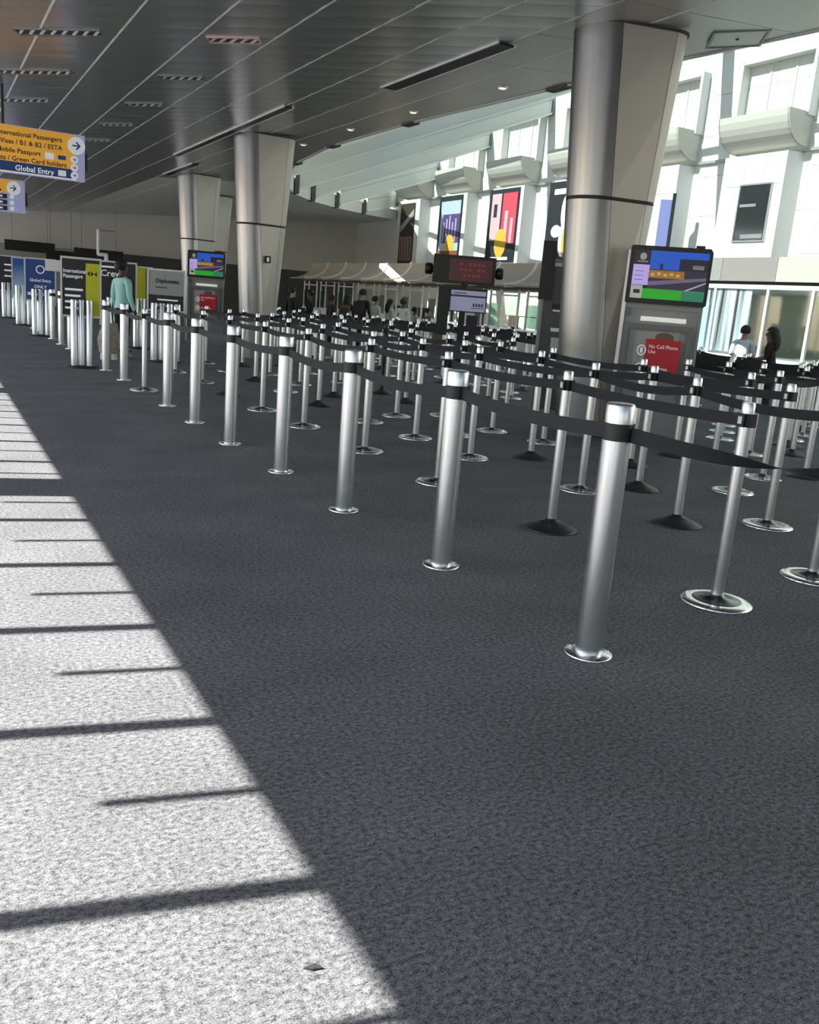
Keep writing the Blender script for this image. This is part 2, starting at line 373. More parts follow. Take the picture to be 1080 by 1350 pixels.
for (p0, q0), (p1, q1) in zip(ends, ends[1:]):
    ts = .2 if p0.y > 14 else .01  # unseen opaque strip added along the low roof to keep sun off booths
    for t0, t1, nm, mt in ((-.02, ts, 'sun_block_panel', BEAMF), (ts, 1, 'roof_glass', GLZ)):
        m = MB(); u = Vector((0, 0, .77)); w = Vector((0, 0, .785)); a0, b0_, a1, b1_ = p0.lerp(q0, t0), p0.lerp(q0, t1), p1.lerp(q1, t0), p1.lerp(q1, t1)
        m.add([a0+u, b0_+u, b1_+u, a1+u, a0+w, b0_+w, b1_+w, a1+w], [(3,2,1,0),(4,5,6,7),(0,1,5,4),(1,2,6,5),(2,3,7,6),(3,0,4,7)]); m.build(nm, mt, roof)
# white soffit upstand on the ceiling edge
for (a, xa), (b, xb) in zip(EDGE[1:], EDGE[2:]):
    m = MB(); bar(m, (xa+.03, a, zc(xa)), (xb+.03, b, zc(xb)), .06, -.015, .5); m.build('edge_fascia', BEAMW, roof)

# left facade, out of frame: columns, mullions and short brackets that shade the sunlit carpet
fac = empty('wall_left'); tag(fac, kind='structure')
XF = -3.44; OFF = .80
q = MB(); q.box((-.03, -.03, 0), (.03, .03, 3.75)); mm = q.mesh('mullion', LGREY)
q = MB(); q.box((-.02, -.016, 3.25), (.02, .016, 3.75)); ms = q.mesh('bracket', LGREY)
for k in range(-8, 52):
    y = 1.67+OFF+.87*k
    if (k-5) % 6 == 0: box('pier', (XF-.2, y-.23, 0), (XF+.2, y+.23, 3.8), GREYM, fac)
    else: link('mullion', mm, fac, (XF, y, 0))
    link('bracket', ms, fac, (XF, y+.435, 0))
box('head', (XF-.08, -12, 3.67), (XF+.04, 48.5, 3.95), GREYM, fac)
box('sill', (XF-.06, -12, 0), (XF+.06, 48.5, .08), GREYM, fac)

# ------------------------------------------------------------------ columns
def hull(c0, r0, c1, r1, n0=14, n1=8):
    # outline of two circles in the local x axis: c0 at left (big), c1 at right (small); returns big arc, small arc
    d = c1-c0; a = math.acos(max(-1, min(1, (r0-r1)/d)))
    big = [(c0+r0*math.cos(a+(2*PI-2*a)*k/n0), r0*math.sin(a+(2*PI-2*a)*k/n0)) for k in range(n0+1)]
    sm = [(c1+r1*math.cos(-a+2*a*k/n1), r1*math.sin(-a+2*a*k/n1)) for k in range(n1+1)]
    return big, sm
def column(x, y, rz, s=1, top=None, lab=''):
    r = empty('column', (x, y, 0), rz); tag(r, kind='structure')
    zt = top or zc(x)-.0
    levels = [0, 1.0, 2.62, 2.66, 3.6, zt]
    def sec(z):
        t = z/4.4; return hull(-.03-.22*t, .29+.07*t, .18+.24*t, .14+.06*t)
    for nm, pick, mt in (('shell', lambda b, sm: b, CLAD), ('edge_strip', lambda b, sm: sm, CLAD_P),
                         ('front_panel', lambda b, sm: [b[-1], sm[0]], CLAD_P), ('rear_panel', lambda b, sm: [sm[-1], b[0]], CLAD_P)):
        m = MB(); L = []
        for z in levels:
            pts = pick(*sec(z))
            if nm.endswith('panel'):
                p, q = Vector(pts[0]), Vector(pts[1]); d = (q-p).normalized()*.006; pts = [p+d, q-d]
            L.append([(a, b, z) for a, b in pts])
        k = len(L[0]); vs = [v for l_ in L for v in l_]
        fs = [(j*k+i, j*k+i+1, (j+1)*k+i+1, (j+1)*k+i) for j in range(len(levels)-1) if j != 2 for i in range(k-1)]
        m.add(vs, fs, 0, not nm.endswith('panel')); m.build(nm, mt, r)
    # inner core and rings show as dark seams
    for nm, z0, z1, ex, mt in (('core', 0, zt, -.012, SEAM), ('middle_ring', 2.635, 2.645, .002, SEAM), ('top_ring', zt-.035, zt-.005, .02, SEAM)):
        zs = [z0]+[z for z in levels if z0 < z < z1]+[z1]; m = MB(); SEC = [sum(sec(z), []) for z in zs]
        def off(P, z):
            c = Vector((sum(a for a, b in P)/len(P), 0)); o = []
            for a, b in P:
                v = Vector((a, b))-c; o.append((*(c+v*(1+ex/v.length)), z))
            return o
        k = len(SEC[0]); vs = sum((off(P_, z) for P_, z in zip(SEC, zs)), []); t_ = k*(len(zs)-1)
        m.add(vs, [(j*k+i, j*k+(i+1)%k, (j+1)*k+(i+1)%k, (j+1)*k+i) for j in range(len(zs)-1) for i in range(k)]+[tuple(range(k))[::-1], tuple(range(t_, t_+k))]); m.build(nm, mt, r)
    return r
c1 = column(6.83, 8.26, math.radians(-27))
c2 = column(6.0, 17.95, math.radians(-12))
column(6.95, 26.4, math.radians(-4)); column(9.4, 33.4, math.radians(-4))
# small square sign on the second column
s = empty('column_sign', (6.06, 17.63, 1.98), math.radians(-8)); q = MB(); q.box((-.06, -.02, -.07), (.06, .0, .07)); q.build('plate', CHARCOAL, s)
q = MB(); q.box((-.02, -.024, -.04), (.025, -.02, .04)); q.build('symbol', WHITE_S, s); tag(s, 'tiny dark square sign fixed to the flat side of the second column', 'sign')

# ------------------------------------------------------------------ belts and posts
def belt(parent, a, b, z=.93, z2=None, sag=.035, w=.06, twist=0, n=10, twist_at=.5):
    a, b = Vector((a[0], a[1], 0)), Vector((b[0], b[1], 0)); d = b-a; L = d.length; d.normalize(); side = Vector((d.y, -d.x, 0)); up = Vector((0, 0, 1))
    z2 = z if z2 is None else z2; vs = []; org = Vector(parent.location)
    for k in range(n+1):
        t = k/n; p = a+d*L*t; p.z = z+(z2-z)*t-sag*4*t*(1-t)
        th = 0
        if twist: th = twist/(1+math.exp(-(t-twist_at)*9))
        u = up*math.cos(th)+side*math.sin(th); s_ = side*math.cos(th)-up*math.sin(th)
        for su, ss in ((-1, -1), (1, -1), (1, 1), (-1, 1)): vs.append(p+u*w/2*su+s_*.0016*ss-org)
    fs = [(4*k+i, 4*k+(i+1)%4, 4*k+4+(i+1)%4, 4*k+4+i) for k in range(n) for i in range(4)]
    m = MB(); m.add(vs, fs); m.f += [(3, 2, 1, 0), (4*n, 4*n+1, 4*n+2, 4*n+3)]; m.m += [0, 0]; m.sm += [False]*2
    return m.build('belt', BELT, parent)
# fixed posts
q = MB(); q.lathe([(.1, 0), (.1, .006), (.096, .009), (.058, .010)], 28); FL = q.mesh('flange', CHROME)
q = MB(); q.lathe([(.056, .008), (.056, .895)], 28); FP = q.mesh('pole', STEEL)
q = MB(); q.lathe([(.0565, .895), (.0565, .963)], 24); FK = q.mesh('cassette', BLACK)
q = MB(); q.box((.05, -.02, .897), (.066, .02, .962)); FB = q.mesh('belt_clip', BLACK)
q = MB(); q.lathe([(.056, .963), (.056, 1.03), (.053, 1.037), (.045, 1.04)], 28); FC = q.mesh('cap', STEEL)
def fixed_post(x, y, label, group='fixed steel posts along the walkway'):
    r = empty('fixed_post', (x, y, 0), rnd.uniform(-.1, .1))
    for nm, me in (('flange', FL), ('pole', FP), ('cassette', FK), ('belt_clip', FB), ('cap', FC)): link(nm, me, r)
    return tag(r, label, 'post', group)
ORDW = ['nearest', 'second', 'third', 'fourth', 'fifth', 'sixth', 'seventh', 'eighth', 'ninth', 'tenth', 'eleventh', 'twelfth', 'thirteenth', 'fourteenth', 'fifteenth', 'sixteenth', 'seventeenth', 'eighteenth', 'nineteenth', 'twentieth']
XR = 2.36; fy = [2.63+1.255*k for k in range(7)]+[12.77, 14.12, 18.08, 19.2, 20.7, 23.3, 24.4, 27.4, 28.3]
posts = []
for k, y in enumerate(fy):
    posts.append(fixed_post(XR+rnd.uniform(-.015, .015), y, f'thick fixed steel post with belt, {ORDW[k]} from the camera in the walkway row'))
# movable stanchions
q = MB(); q.lathe([(.175, 0), (.179, .006), (.174, .015), (.160, .020), (.146, .022)], 32); SR = q.mesh('rim', CHROME)
q = MB(); q.lathe([(.165, .002), (.158, .0155), (.10, .026), (.04, .036), (.033, .05)], 32); SD = q.mesh('base', DISH)
q = MB(); q.lathe([(.178, 0), (.18, .007), (.165, .016), (.09, .045), (.04, .062), (.034, .075)], 28); SDB = q.mesh('base', RUBBER)
q = MB(); q.lathe([(.0315, .03), (.0315, .90)], 16); SP = q.mesh('pole', STEEL); SPB = q.mesh('pole', RUBBER)
q = MB(); q.lathe([(.034, .90), (.034, .965)], 16); q.box((-.043, -.022, .9), (.043, .022, .965)); q.box((-.022, -.043, .9), (.022, .043, .965)); SK = q.mesh('cassette', BLACK)
q = MB(); q.lathe([(.0315, .965), (.0315, 1.01), (.028, 1.018)], 16); SCp = q.mesh('cap', STEEL); SCB = q.mesh('cap', RUBBER)
q = MB(); q.box((-.046, -.012, .915), (.046, .012, .95)); SB = q.mesh('belt_end', LGREY)
def stanchion(x, y, kind, label, group):
    r = empty('belt_stanchion', (x, y, 0), rnd.uniform(0, 1.5) if kind != 'ring' else rnd.uniform(-.3, .3))
    if kind == 'ring':
        b = link('base', SD, r); link('rim', SR, b)
    else: link('base', SDB, r)
    dark = kind == 'dark'
    link('pole', SPB if dark else SP, r); link('cassette', SK, r); link('cap', SCB if dark else SCp, r); link('belt_end', SB, r)
    return tag(r, label, 'stanchion', group)
def unrot_belt(parent, *a, **k):
    parent.rotation_euler = (0, 0, 0); return belt(parent, *a, **k)
P = lambda o: (o.location.x, o.location.y)
gap7 = stanchion(2.40, 11.56, 'ring', 'slim steel stanchion on a ring base standing in the row of thick fixed posts', 'movable stanchions')
chain = posts[:7]+[gap7]+posts[7:9]
for a, b in zip(chain, chain[1:]): unrot_belt(a, P(a), P(b), sag=rnd.uniform(.02, .045))
near = posts[0]
endp = fixed_post(3.02, 1.55, 'thick fixed steel post just outside the right edge, holding the twisted belt', 'fixed steel posts along the walkway')
belt(near, P(near), P(endp), z=.93, z2=.93, sag=.05, twist=PI, n=28, twist_at=.5)
ROWS = [
 (3.47, [(3.46, 2.97, 'ring'), (3.51, 4.43, 'black'), (3.47, 5.84, 'ring'), (3.48, 7.22, 'ring'), (3.44, 8.64, 'ring'), (3.40, 9.87, 'ring'), (3.42, 11.3, 'black'), (3.45, 12.7, 'ring'), (3.4, 14.1, 'ring')]),
 (4.45, [(4.41, 3.14, 'ring'), (4.55, 4.36, 'black'), (4.56, 5.43, 'ring'), (4.38, 6.83, 'ring'), (4.39, 7.92, 'ring'), (4.36, 9.0, 'ring'), (4.32, 10.38, 'black'), (4.4, 11.8, 'ring'), (4.42, 13.2, 'black'), (4.4, 14.6, 'ring'), (4.4, 16.0, 'ring')]),
 (5.15, [(5.25, 4.17, 'ring'), (5.15, 5.41, 'black'), (5.04, 6.79, 'black'), (5.0, 8.1, 'ring'), (4.98, 9.5, 'ring'), (4.96, 11.39, 'black'), (5.0, 12.8, 'ring'), (5.0, 14.2, 'ring'), (5.0, 15.7, 'black')]),
 (5.9, [(6.01, 5.18, 'ring'), (5.9, 6.35, 'black'), (5.81, 7.63, 'ring'), (5.64, 8.38, 'ring'), (5.7, 9.6, 'ring'), (5.83, 10.88, 'black'), (5.96, 11.92, 'dark'), (5.9, 13.3, 'ring'), (5.9, 14.7, 'ring'), (5.9, 16.1, 'black')]),
]
stn = 0
PEOPLE_AT = [(8.75, 23.3), (9.15, 22.9), (9.72, 22.8), (10.05, 22.5), (10.4, 22.3), (10.68, 22.1), (11.0, 22.0), (11.38, 21.8), (11.66, 21.6), (11.9, 21.4), (12.45, 10.35), (12.8, 11.35)]
def in_column(x, y): return any(math.hypot(x-a, y-b) < .6 for a, b in PEOPLE_AT) or math.hypot(x-6.0, y-17.95) < .85 or math.hypot(x-6.85, y-8.2) < .85 or math.hypot(x-7.2, y-7.6) < .85 or math.hypot(x-7.6, y-10.1) < .6 or math.hypot(x-7.6, y-12.4) < .8
for i in range(9):
    x0 = 6.88+.62*i; row = []; y = max(5.65, x0/1.38-.6); j = 0
    while y < 21.0-.2*i:
        x = x0+rnd.uniform(-.06, .06)
        if not in_column(x, y): row.append((x, y, 'ring' if rnd.random() < .5 else 'black'))
        y += 1.15+rnd.uniform(-.12, .15); j += 1
    ROWS.append((x0, row))
RN = ORDW[:]; RN[0] = 'first'
DK = {'ring': 'silver-rimmed dish base', 'black': 'black dome base', 'dark': 'all-black pole'}
ends_rows = []
for ri, (x0, row) in enumerate(ROWS):
    prev = None
    L = []
    for k, (x, y, kd) in enumerate(row):
        o = stanchion(x, y, kd, f'slim belt stanchion, {DK[kd]}, {ORDW[min(k, 19)]} from camera in {RN[ri]} movable row', 'movable stanchions')
        L.append(o)
        if prev and math.dist(P(prev), P(o)) < 2: unrot_belt(prev, P(prev), P(o), sag=rnd.uniform(.015, .05), z=.932)
        prev = o
    ends_rows.append(L)
for a, b in zip(ends_rows[1:], ends_rows[2:]):
    if math.dist(P(a[-1]), P(b[-1])) < 1.7: unrot_belt(a[-1], P(a[-1]), P(b[-1]), sag=.03)
for a, b in zip(ends_rows[4:], ends_rows[5:]):
    if math.dist(P(a[0]), P(b[0])) < 1.7: unrot_belt(a[0], P(a[0]), P(b[0]), sag=.03)

# ------------------------------------------------------------------ overhead signs
def arrow(mb, cx, cz, r, y, m=0):
    quad(mb, cx-r*.6, cz-r*.1, cx+r*.4, cz+r*.1, y, m)
    for s in (-1, 1): poly(mb, [(cx+r*.62, cz), (cx+r*.05, cz+s*r*.6), (cx-r*.12, cz+s*r*.45), (cx+r*.32, cz)][::s], y, m)
sg = empty('overhead_sign', (1.07, 15, 3.08))
m = MB(); m.box((-1.12, -.05, -.33), (1.12, .05, .33)); m.build('body', LILAC, sg)
m = MB(); quad(m, -1.12, -.17, .97, .32, -.053); m.build('orange_face', ORANGE, sg)
m = MB(); quad(m, -1.12, -.32, .97, -.17, -.053); m.build('navy_face', NAVY, sg)
m = MB(); quad(m, -1.12, -.325, 1.0, -.305, -.056); m.build('rule', WHITE_S, sg)
for t, z, x in (('International Passengers', .19, .70), ('Visas / B1 & B2 / ESTA', .075, .70), ('s / Mobile Passport', -.045, .40), ('Residents / Green Card holders', -.155, .76)):
    text(t, .092, INK, sg, (x+.1, -.055, z), align='RIGHT', bold=.002)
text('Global Entry', .105, WHITE_S, sg, (.68, -.055, -.285), align='RIGHT', bold=.002)
m = MB(); quad(m, .74, -.285, .85, -.205, -.056); m.build('symbol', WHITE_S, sg)
m = MB(); poly(m, ell(1.0, .17, .125, .125, 28)[::-1], -.057); m.build('disc', WHITE_S, sg); m = MB(); arrow(m, 1.0, .17, .10, -.0605); m.build('arrow', NAVY, sg)
for z in (-.03, -.145, -.255):
    m = MB(); poly(m, ell(.97, z, .055, .055)[::-1], -.057); d = m.build('disc', WHITE_S, sg); m = MB(); arrow(m, .97, z, .04, -.0605); m.build('arrow', NAVY, d)
m = MB(); quad(m, .56, -.07, .68, .02, -.056); m.build('flag', WHITE_S, sg)
m = MB(); quad(m, .74, -.055, .85, .005, -.056); m.build('flag', NAVY, sg)
m = MB(); m.box((1.12, -.04, -.17), (1.16, .04, .08)); m.build('end_bracket', CHARCOAL, sg)
m = MB(); m.tube((.0, 0, .33), (.0, 0, zc(1.07)-3.08-.01), .022, 10); m.build('hanger', BLACK, sg)
tag(sg, 'large orange and blue overhead sign listing passenger classes, hanging from a black pole', 'sign')
s2 = empty('overhead_sign', (1.0, 23.4, 3.03))
m = MB(); m.box((-1.1, -.05, -.36), (1.1, .05, .36)); m.build('body', LILAC, s2)
m = MB(); quad(m, -1.1, .06, .98, .34, -.053); m.build('orange_face', ORANGE, s2)
for z in (-.02, -.15, -.28):
    m = MB(); quad(m, -1.1, z-.05, .72, z+.05, -.053); m.build('dark_row', CHARCOAL, s2)
    m = MB(); quad(m, .2, z-.02, .62, z+.02, -.057); m.build('lettering', WHITE_S, s2)
    m = MB(); poly(m, ell(.82, z, .05, .05)[::-1], -.057); m.build('disc', WHITE_S, s2)
m = MB(); poly(m, ell(.86, .17, .15, .15, 26)[::-1], -.057); m.build('disc', WHITE_S, s2); m = MB(); arrow(m, .85, .17, .12, -.0605); m.build('arrow', NAVY, s2)
m = MB(); quad(m, .2, .2, .34, .3, -.056); m.build('flag', WHITE_S, s2); m = MB(); quad(m, .42, .21, .54, .29, -.056); m.build('flag', NAVY, s2)
m = MB(); quad(m, .1, .085, .6, .13, -.056); m.build('lettering', INK, s2)
m = MB(); m.box((1.1, -.04, -.2), (1.15, .04, .1)); m.build('end_bracket', CHARCOAL, s2)
m = MB(); m.tube((0, 0, .36), (0, 0, zc(1.0)-3.03-.01), .022, 10); m.build('hanger', BLACK, s2)
tag(s2, 'smaller orange and black overhead sign hanging farther down the hall', 'sign')
# dark hanging boards near the back wall
for i, (x0, x1, z0, z1, y, lab) in enumerate(((3.3, 5.5, 2.30, 2.78, 47, 'long dark hanging board before the back wall, farthest left of three'), (5.0, 6.3, 1.95, 2.45, 46, 'short dark hanging board before the back wall, lowest of three'), (6.1, 8.3, 1.95, 2.65, 45, 'dark hanging board before the back wall, nearest the white pole'))):
    b = empty('hanging_board', ((x0+x1)/2, y, z0)); w = (x1-x0)/2
    q = MB(); q.box((-w, -.06, 0), (w, .06, z1-z0)); q.build('panel', mat('dark_board', (.02, .014, .014), .6), b)
    for s in (-.7, .7):
        q = MB(); q.tube((s*w, 0, z1-z0), (s*w, 0, zc((x0+x1)/2)-z0), .006, 6); q.build('hanger', BLACK, b)
    tag(b, lab, 'sign', 'dark boards before the back wall')
wp_ = empty('light_pole', (4.1, 24.5, 0))
q = MB(); q.tube((0, 0, 0), (0, 0, 1.95), .05, 10); q.build('pole', WHITE_P, wp_); q = MB(); q.tube((-.2, 0, 1.93), (-.2, 0, 2.55), .035, 10); q.box((-.2, -.04, 1.9), (.02, .04, 1.98)); q.build('upper_pole', WHITE_P, wp_)
q = MB(); q.box((-.22, -.03, 2.52), (.2, .03, 2.56)); q.build('arm', GREYM, wp_)
tag(wp_, 'slim white stepped pole with a short arm rising behind the yellow sign stand', 'pole')

# ------------------------------------------------------------------ sign stands on the left
def sign_stand(x, y, rz, w, z0, z1, label, npost=3, posts_dx=0):
    r = empty('sign_stand', (x, y, 0), rz)
    q = MB(); q.lathe([(.30, 0), (.31, .012), (.28, .03), (.06, .045)], 24); q.build('base', RUBBER, r)
    for k in range(npost):
        dx = (k-(npost-1)/2)*.13+posts_dx
        q = MB(); q.lathe([(.055, .02), (.055, z1 if (k in (0, npost-1) and False) else 1.0), (.05, 1.01)], 14, (dx, -.1+.05*(k % 2))); q.build('post', STEEL, r)
    for s in (-1, 1):
        q = MB(); q.box((s*w/2-.015, -.012, z0-.12), (s*w/2+.015, .03, z1+.03)); q.build('frame', LGREY, r)
    q = MB(); q.box((-w/2, -.012, z1), (w/2, .03, z1+.03)); q.build('frame', LGREY, r); q = MB(); q.box((-w/2, -.012, z0-.03), (w/2, .03, z0)); q.build('frame', LGREY, r); q = MB(); q.box((-.03, .0, .04), (.03, .03, z0-.03)); q.build('stem', LGREY, r)
    return tag(r, label, 'sign stand', 'sign stands beside the queue')
r = sign_stand(2.05, 14.42, -.1, .66, .78, 1.60, 'sign stand with charcoal board and bright yellow side panel', 3)
r.scale = (.84, .84, 1)
q = MB(); q.box((-.33, 0, .78), (.33, .02, 1.6)); q.build('board', CHARCOAL, r)
q = MB(); quad(q, .08, .78, .33, 1.55, -.003); q.build('yellow_panel', YELLOW, r)
text('International\nPassengers', .075, WHITE_S, r, (-.30, -.006, 1.40), bold=.001)
text('↔' if False else 'Visa Lines', .06, WHITE_S, r, (-.27, -.006, 1.20)) if False else None
for k in range(4):
    q = MB(); quad(q, -.27, 1.14-.09*k, -.27+.30-.04*(k % 2), 1.17-.09*k, -.004); q.build('lettering', WHITE_S, r)
q = MB(); poly(q, [(.10, 1.40), (.15, 1.44), (.15, 1.36)][::-1], -.006); poly(q, [(.22, 1.40), (.17, 1.44), (.17, 1.36)], -.006); poly(q, [(.22, 1.40), (.27, 1.44), (.27, 1.36)][::-1], -.006); q.build('arrow', INK, r)
r = sign_stand(2.21, 21.5, -.1, .62, .78, 1.64, 'sign stand with navy board and ring emblem', 3)
q = MB(); q.box((-.31, 0, .78), (.31, .02, 1.64)); q.build('board', NAVY, r)
text('Global Entry', .085, WHITE_S, r, (0, -.006, 1.17), align='CENTER', bold=.001); text('ONLY', .095, WHITE_S, r, (0, -.006, 1.03), align='CENTER', bold=.001); text('GLOBAL ENTRY', .075, WHITE_S, r, (0, -.006, .88), align='CENTER', bold=.005)
q = MB()
o_, i_ = ell(0, 1.43, .09, .09, 24), ell(0, 1.43, .07, .07, 24)
q.add([(a, -.004, b) for a, b in o_]+[(a, -.004, b) for a, b in i_], [(k, 24+k, 24+(k+1)%24, (k+1)%24) for k in range(24)]); q.build('emblem', WHITE_S, r)
q = MB(); q.box((.10, -.03, 1.42), (.42, -.015, 1.66)); q.build('notice', PAPER, r)
r = sign_stand(2.2, 25.5, -.1, .5, .8, 1.68, 'sign stand with pale blue gradient poster', 3)
gm = bpy.data.materials.new('blue_gradient_print'); gm.use_nodes = True; gn, gl = gm.node_tree.nodes, gm.node_tree.links
tc = gn.new('ShaderNodeTexCoord'); sp_ = gn.new('ShaderNodeSeparateXYZ'); rp = gn.new('ShaderNodeValToRGB'); mr_ = gn.new('ShaderNodeMapRange')
mr_.inputs['From Min'].default_value = .8; mr_.inputs['From Max'].default_value = 1.68
gl.new(tc.outputs['Object'], sp_.inputs[0]); gl.new(sp_.outputs[2], mr_.inputs['Value']); gl.new(mr_.outputs[0], rp.inputs[0]); gl.new(rp.outputs[0], gn['Principled BSDF'].inputs['Base Color'])
rp.color_ramp.elements[0].color = (.55, .72, .82, 1); rp.color_ramp.elements[1].color = (.01, .12, .42, 1); rp.color_ramp.elements[1].position = .85
q = MB(); q.box((-.25, 0, .8), (.25, .02, 1.68)); q.build('board', gm, r)
q = MB(); quad(q, .05, .98, .22, 1.03, -.003); quad(q, .02, 1.12, .22, 1.16, -.003); q.build('lettering', NAVY, r)
r = sign_stand(2.12, 29.1, -.1, .7, .8, 1.75, 'sign stand with plain black board at the far end of the row', 3)
q = MB(); q.box((-.35, 0, .8), (.35, .02, 1.75)); q.build('board', CHARCOAL, r)
for k in range(3):
    q = MB(); quad(q, -.1, 1.5-.16*k, .3, 1.54-.16*k, -.003); q.build('lettering', WHITE_S, r)
r = sign_stand(3.68, 16.0, -.25, .62, .9, 1.56, 'sign stand with pale grey board above a black lower panel', 4)
q = MB(); q.box((-.31, 0, .9), (.31, .02, 1.56)); q.build('board', mat('pale_grey_print', (.40, .41, .40), .6), r)
q = MB(); quad(q, -.31, .9, .31, 1.15, -.004); q.build('lower_panel', CHARCOAL, r)
text('Diplomats', .095, INK, r, (-.18, -.006, 1.36), bold=.002)
q = MB(); quad(q, -.18, 1.27, .02, 1.29, -.003); q.build('lettering', GREYD, r)
for k in range(2):
    q = MB(); quad(q, -.15, 1.06-.1*k, .2, 1.085-.1*k, -.008); q.build('lettering', WHITE_S, r)
r = sign_stand(3.24, 18.2, -.2, .72, .75, 1.66, 'sign stand with black crew board behind the person in mint shirt', 3)
q = MB(); q.box((-.36, 0, .75), (.36, .02, 1.66)); q.build('board', CHARCOAL, r); text('Crew', .17, WHITE_S, r, (-.3, -.006, 1.40), bold=.001)
q = MB(); quad(q, -.3, 1.56, .1, 1.59, -.003); q.build('lettering', WHITE_S, r)
r = sign_stand(3.85, 19.1, -.2, .5, .75, 1.62, 'sign stand with slim yellow board just right of the person in mint shirt', 2)
q = MB(); q.box((-.25, 0, .75), (.12, .02, 1.62)); q.build('board', YELLOW, r)

# ------------------------------------------------------------------ kiosks with screens
def airport_screen(r, w, z0, z1, y):
    # pieces of the picture shown by the monitor
    h = z1-z0
    def Q(nm, a, b, c, d, mt, dy=0):
        q = MB(); quad(q, -w/2+a*w, z0+c*h, -w/2+b*w, z0+d*h, y-dy); return q.build(nm, mt, r)
    Q('picture_ground', .22, 1, .0, 1, E('night', (.035, .03, .06), .35))
    Q('picture_sky', .22, 1, .62, 1, E('sky', (.02, .12, .7), .35), .002)
    Q('picture_building', .62, 1, .62, .86, E('dark', (.02, .02, .035), .2), .004)
    Q('picture_lights', .22, .7, .44, .60, E('amber', (.32, .15, .04), .5), .004)
    for k in range(5): Q('picture_tail', .25+.085*k, .30+.085*k, .48+.02*(k % 2), .54+.02*(k % 2), E('gold', (.6, .36, .08), .5), .006)
    q = MB(); poly(q, [(-w/2+.22*w, z0+.27*h), (-w/2+1*w, z0+.44*h), (-w/2+1*w, z0+.50*h), (-w/2+.22*w, z0+.36*h)], y-.006); q.build('picture_road', E('mauve', (.16, .12, .2), .5), r)
    q = MB(); poly(q, [(-w/2+.70*w, z0+.20*h), (-w/2+.75*w, z0+.20*h), (-w/2+1*w, z0+.38*h), (-w/2+1*w, z0+.41*h)], y-.008); q.build('picture_line', E('pale', (.4, .4, .45), .5), r)
    Q('picture_tower', .36, .40, .60, .74, E('dark', (.02, .02, .035), .2), .004)
    Q('picture_dome', .80, .95, .66, .74, E('grey', (.2, .2, .24), .4), .007)
    Q('side_panel', .0, .22, .28, .70, E('violet', (.36, .29, .62), .8))
    for k in range(3): Q('panel_line', .03, .15, .56-.09*k, .57-.09*k, E('dark', (.02, .02, .035), .2), .003)
    Q('side_header', .0, .22, .70, 1, E('black', (.02, .02, .025), .3))
    q = MB(); poly(q, ell(-w/2+.12*w, z0+.87*h, .045*w, .045*w)[::-1], y-.004); q.build('crest', E('silver', (.3, .3, .33), .5), r)
    Q('header_line', .05, .19, .75, .78, E('grey', (.2, .2, .24), .4), .003)
    Q('green_bar', .16, 1, .0, .21, E('green', (.02, .33, .02), .6), .010)
    Q('green_bar_end', .7, 1, .0, .20, E('teal', (.03, .2, .12), .5), .012)
    Q('side_footer', .0, .16, .0, .27, E('stone', (.35, .36, .34), .6), .003)
    Q('footer_mark', .04, .13, .10, .18, E('dark', (.02, .02, .035), .2), .006)
def kiosk(x, y, rz, label, detail=True):
    r = empty('info_kiosk', (x, y, 0), rz); w = .92
    q = MB(); q.box((-.48, -.12, 0), (.46, .22, .06)); q.build('base', GREYM, r)
    q = MB(); q.box((-.50, -.10, .06), (-.455, .14, 2.12)); q.build('side_stile', LGREY, r)
    q = MB(); q.box((.41, -.06, .06), (.44, .14, 1.62)); q.build('side_stile', GREYM, r)
    q = MB(); q.box((-.455, .0, .06), (.41, .12, 1.5)); q.build('body', GREYM, r)
    q = MB(); q.box((-.45, -.08, 1.42), (-.40, .0, 1.5)); q.box((-.45, -.09, 1.28), (.36, -.0, 1.34)); q.box((.30, -.09, .5), (.36, 0, 1.28)); q.box((-.45, -.09, .5), (-.38, 0, 1.28)); q.build('front_frame', mat('mid_grey_metal', (.16, .165, .17), .4, .5), r)
    q = MB(); q.box((-.26, -.06, 1.37), (.27, -.002, 1.42)); q.build('light_bar', mat('light_bar_white', (.95, .95, .93), .5, emit=.35), r)
    q = MB(); q.box((-.455, -.03, 1.5), (.41, .1, 1.58)); q.build('shelf', GREYM, r)
    q = MB(); q.box((-.30, -.012, .72), (.22, -.001, 1.27)); q.build('notice_sheet', mat('pale_notice', (.5, .5, .48), .6), r)
    q = MB(); poly(q, ell(.05, 1.2, .11, .055)[::-1], -.016); q.build('notice_picture', mat('brown_print', (.22, .15, .12), .6), r)
    q = MB(); q.box((-.16, -.11, .78), (.25, -.10, 1.18)); rs = q.build('red_plate', RED, r)
    if detail:
        text('No Cell Phone\nUse', .056, WHITE_S, rs, (-.12, -.113, 1.08)); text('No Photos', .056, WHITE_S, rs, (-.12, -.113, .84))
    for z in (1.05, .85):
        q = MB(); o_, i_ = ell(-.20, z, .055, .06, 20), ell(-.20, z, .042, .047, 20)
        q.add([(a, -.113, b) for a, b in o_]+[(a, -.113, b) for a, b in i_], [(k, 20+k, 20+(k+1)%20, (k+1)%20) for k in range(20)])
        q.box((-.215, -.114, z-.03), (-.185, -.112, z+.03)); q.build('symbol', WHITE_S, rs)
    mo = MB(); mo.extrude([(-.47, 1.56), (.44, 1.56), (.46, 1.58), (.46, 2.13), (.43, 2.17), (-.45, 2.17), (-.47, 2.15)], 'y', -.16, -.06); mo = mo.build('monitor', BLACK, r)
    airport_screen(mo, .84, 1.61, 2.12, -.1625)
    q = MB(); q.box((.26, -.13, 2.17), (.36, -.08, 2.20)); q.build('sensor', BLACK, r)
    r.scale = (.93, 1, 1)
    return tag(r, label, 'kiosk', 'information kiosks')
